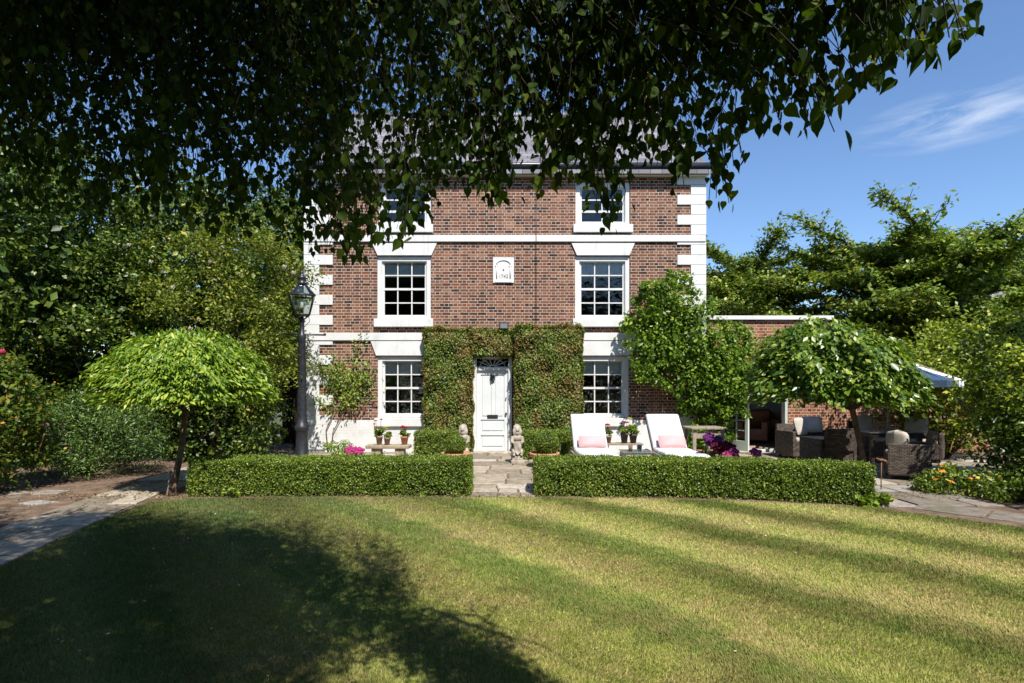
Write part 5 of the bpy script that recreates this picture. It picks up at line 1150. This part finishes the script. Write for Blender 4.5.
# ------------------------------------------------------------------ the birch overhead
def birch():
    t = empty('birch_tree', (-2.2, -1.6, 0), 'weeping birch whose dark leafy twigs hang across the top of the view', 'tree')
    rr = random.Random(21)
    B = [(-40, 215), (0, 205), (40, 225), (90, 235), (150, 225), (200, 240), (250, 235), (300, 255), (345, 262), (385, 252), (420, 246), (440, 205), (470, 195), (500, 220), (520, 175), (545, 205), (565, 175), (585, 200), (605, 240), (622, 235), (640, 180), (665, 165), (685, 190), (700, 230), (722, 232), (735, 175), (760, 150), (800, 118), (830, 160), (845, 110), (880, 100), (900, 96), (930, 75), (960, 62), (985, 22), (1000, 0)]
    bx_ = [b[0] for b in B]; by_ = [b[1] for b in B]
    def border(x): return float(np.interp(x, bx_, by_))
    def depth(x): return float(np.interp(x, [-40, 300, 450, 600, 720, 800, 900, 1000], [2.3, 2.15, 1.85, 1.6, 1.5, 1.3, 1.12, 1.05]))
    P = []; A = []; S = []; tw = MB()
    def strand(px, ytip, d, ln, dens=1.0, lean=0.0):
        tip = W(px, ytip, d); n = max(3, int(ln/.028)); sx, sy = rr.gauss(0, .38)+lean, rr.gauss(0, .25)
        pts = []
        for i in range(n+1):
            u = i/n; q = tip+Vector((sx*ln*u*u+.015*math.sin(u*7+px), sy*ln*u*u, ln*u)); pts.append(q)
        tw.tube(pts[::max(1, n//5)]+[pts[-1]], .0011, 3, cap=False)
        for i in range(n):
            if rr.random() > .82*dens: continue
            s = (-1) ** i; a = rr.uniform(0, 2*PI); o_ = Vector((math.cos(a), math.sin(a), 0))*rr.uniform(.008, .032)
            P.append(tuple(pts[i]+o_+Vector((0, 0, -.015)))); A.append((o_.x*14, o_.y*14, -.9)); S.append(rr.choice([rr.uniform(.018, .028), rr.uniform(.024, .038), rr.uniform(.034, .046)]))
            if rr.random() < .35: P.append(tuple(pts[i]-o_+Vector((0, 0, -.02)))); A.append((-o_.x*14, -o_.y*14, -.9)); S.append(rr.uniform(.018, .036))
    # fringe along the border
    for k in range(330):
        px = rr.uniform(-60, 975)
        if px > 560 and rr.random() < .3: continue
        px = px; b = border(px); yt = b-abs(rr.gauss(0, 28))-rr.random()*12
        if px > 760: yt -= rr.random()*25
        d = depth(px)*rr.uniform(.85, 1.1); strand(px, yt, d, rr.uniform(.25, .6), 1.0, -1.0 if px > 720 else 0)
    # body
    dens_x = lambda px: float(np.interp(px, [-60, 330, 420, 520, 640, 760, 1000], [1.4, 1.15, .58, .38, .20, .17, .13]))
    for k in range(14500):
        px = rr.uniform(-160, 975)
        if rr.random() > dens_x(px): continue
        b = border(px); yt = b-18-rr.random()**(.8 if px > 330 else .5)*(b+90)
        cn = math.sin(px*.043+1.3)+math.sin(px*.019+yt*.021)+math.sin(px*.11+yt*.05+2)*.7+math.sin(yt*.06-px*.03)*.6
        if rr.random() > (1.0 if cn > .1 else (.26 if px > 330 else .6)): continue
        d = depth(px)*rr.uniform(.85, 1.12 if px > 480 else 1.35); d = d if px > 500 else d*rr.uniform(1, 1.3)
        strand(px, yt, d, rr.uniform(.15, .6), .8, -.9 if px > 720 else 0)
    # higher crown, above the frame and behind the camera: what throws the shade on the left of the lawn
    cen = []; rad = []
    # clump positions follow the sun's slant so that the crown shades one compact patch of lawn
    edge = [(-9.5, 7.2), (-6.2, 7.1), (-4.4, 6.95), (-2.7, 5.9), (-2.0, 4.7), (-1.25, 3.7), (-.85, 2.6), (-.4, .2), (.4, -3), (-9.5, -3)]
    while len(cen) < 660:
        gx, gy = rr.uniform(-9.5, .8), rr.uniform(-3, 7.3)
        if not inside(np.array([[gx, gy, 0]]), edge)[0]: continue
        z = rr.uniform(4.3, 9.0); x, y = gx+.24*z, gy-.704*z
        if z < 1.6+.72*max(y, 0)+.75: continue
        hole = math.sin(gx*2.3+gy*1.1)+math.sin(gy*3.1-gx*.7)
        if hole > 1.6: continue
        cen.append((x, y, z)); rad.append(rr.uniform(.4, .75))
    Pc, D = clumps(cen, rad, 1050, .7)
    P = np.array(P); A = np.array(A); S = np.array(S)
    Nn = np.stack([R.normal(0, .8, len(P)), R.normal(-.7, .6, len(P)), R.normal(.3, .4, len(P))], 1)
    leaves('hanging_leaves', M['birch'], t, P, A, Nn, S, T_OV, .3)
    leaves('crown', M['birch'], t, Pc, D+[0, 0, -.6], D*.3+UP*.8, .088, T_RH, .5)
    tw.build('twigs', M['barkdark'], t)
    # limbs
    mb = MB(); base = Vector((-2.2, -1.6, 0)); f1 = Vector((-2.1, -1.5, 3.2))
    mb.tube([base-Vector((0, 0, .05)), base+Vector((0, 0, .3)), Vector((-2.2, -1.55, 1.8)), f1, Vector((-2.3, -1.4, 5.6))], [.26, .19, .16, .14, .07], 12); mb.build('trunk', M['birchbark'], t)
    mb = MB(); branchy(mb, f1, [(-5, 2.6, 5.2), (-3, 3.0, 5.0), (-1.2, 2.4, 4.6), (.4, 1.3, 4.0), (1.0, -.8, 4.8), (-5.5, -1, 5.4), (-.5, -3.5, 6.6), (-4, .2, 6.8), (-1.5, -.6, 7.4), (-3, -3.5, 7.5), (-6, -2.5, 7)], .06, rr, 6, 7, .5)
    branchy(mb, (.4, 1.3, 3.9), [(1.0, 1.15, 3.1), (1.3, 1.1, 2.75), (.9, 1.5, 3.0)], .02, rr, 5, 5, .1)
    branchy(mb, (-1.2, 2.4, 4.5), [(-.6, 2.2, 3.4), (-2, 2.6, 3.6), (.2, 1.8, 3.1)], .02, rr, 5, 5, .1)
    mb.build('branches', M['barkdark'], t)
birch()

# ------------------------------------------------------------------ camera, light, world
SUN = Vector((.34, -1.0, 1.42)).normalized()
cam = bpy.data.cameras.new('camera'); co = bpy.data.objects.new('camera', cam); C.objects.link(co)
co.location = (0, 0, CAMZ); co.rotation_euler = (PI/2, 0, 0); cam.sensor_width = 36; cam.lens = F/1024*36; cam.shift_y = (HOR-341.5)/1024; cam.clip_end = 2000; cam.clip_start = .05
bpy.context.scene.camera = co
sl = bpy.data.lights.new('sun', 'SUN'); sl.energy = 5.0; sl.angle = math.radians(.53); sl.color = (1, .95, .87); so = bpy.data.objects.new('sun', sl); C.objects.link(so)
so.rotation_euler = SUN.to_track_quat('Z', 'Y').to_euler(); so.location = (5, -10, 20)
w = bpy.data.worlds.new('World'); bpy.context.scene.world = w; w.use_nodes = True; nt = w.node_tree; nt.nodes.clear()
out = nt.nodes.new('ShaderNodeOutputWorld'); bg = nt.nodes.new('ShaderNodeBackground'); sky = nt.nodes.new('ShaderNodeTexSky'); sky.sky_type = 'NISHITA'; sky.sun_disc = False
sky.sun_elevation = math.asin(SUN.z); sky.sun_rotation = math.atan2(SUN.x, SUN.y); sky.air_density = 1.0; sky.dust_density = .15; sky.ozone_density = 2.0
# a thin cirrus streak high on the right
tc = nt.nodes.new('ShaderNodeTexCoord'); cd = Vector((448, 569, 270)).normalized()
vm = nt.nodes.new('ShaderNodeVectorMath'); vm.operation = 'SUBTRACT'; L(nt, tc.outputs['Generated'], vm.inputs[0]); vm.inputs[1].default_value = cd
mp = nt.nodes.new('ShaderNodeMapping'); mp.vector_type = 'POINT'; L(nt, vm.outputs[0], mp.inputs['Vector'])
mp.inputs['Rotation'].default_value = (0, math.radians(13), math.radians(38)); mp.inputs['Scale'].default_value = (8.5, 5.5, 27)
ln_ = nt.nodes.new('ShaderNodeVectorMath'); ln_.operation = 'LENGTH'; L(nt, mp.outputs[0], ln_.inputs[0])
blob = math_(nt, 'SUBTRACT', 1.0, ln_.outputs['Value']); blob = math_(nt, 'MAXIMUM', blob, 0.0)
mp2 = nt.nodes.new('ShaderNodeMapping'); L(nt, tc.outputs['Generated'], mp2.inputs['Vector']); mp2.inputs['Rotation'].default_value = (0, math.radians(13), math.radians(38)); mp2.inputs['Scale'].default_value = (2.2, 2.2, 13)
nz = noise(nt, mp2.outputs[0], 3.2, 8, .62, .6)
cl = math_(nt, 'MULTIPLY', math_(nt, 'MAXIMUM', math_(nt, 'SUBTRACT', nz.outputs['Fac'], .42), 0), math_(nt, 'POWER', blob, .8)); cl = math_(nt, 'MULTIPLY', cl, 2.0)
wisp = noise(nt, mp2.outputs[0], 1.3, 8, .6, .8); wsp = math_(nt, 'MULTIPLY', math_(nt, 'MAXIMUM', math_(nt, 'SUBTRACT', wisp.outputs['Fac'], .62), 0), .35)
cl = math_(nt, 'MINIMUM', cl, .5)
skc = mix(nt, cl, mix(nt, 1.0, sky.outputs[0], (.92, 1.06, 1.22), 'MULTIPLY'), (7.5, 7.8, 8.2)); L(nt, skc, bg.inputs['Color'])
bg.inputs['Strength'].default_value = .10; L(nt, bg.outputs[0], out.inputs['Surface'])
sc = bpy.context.scene
sc.view_settings.view_transform = 'Standard'; sc.view_settings.look = 'None'; sc.view_settings.gamma = 1; sc.view_settings.exposure = 0.62
sc.cycles.max_bounces = 8; sc.cycles.diffuse_bounces = 3; sc.cycles.transparent_max_bounces = 16; sc.cycles.glossy_bounces = 3; sc.cycles.caustics_reflective = False; sc.cycles.caustics_refractive = False
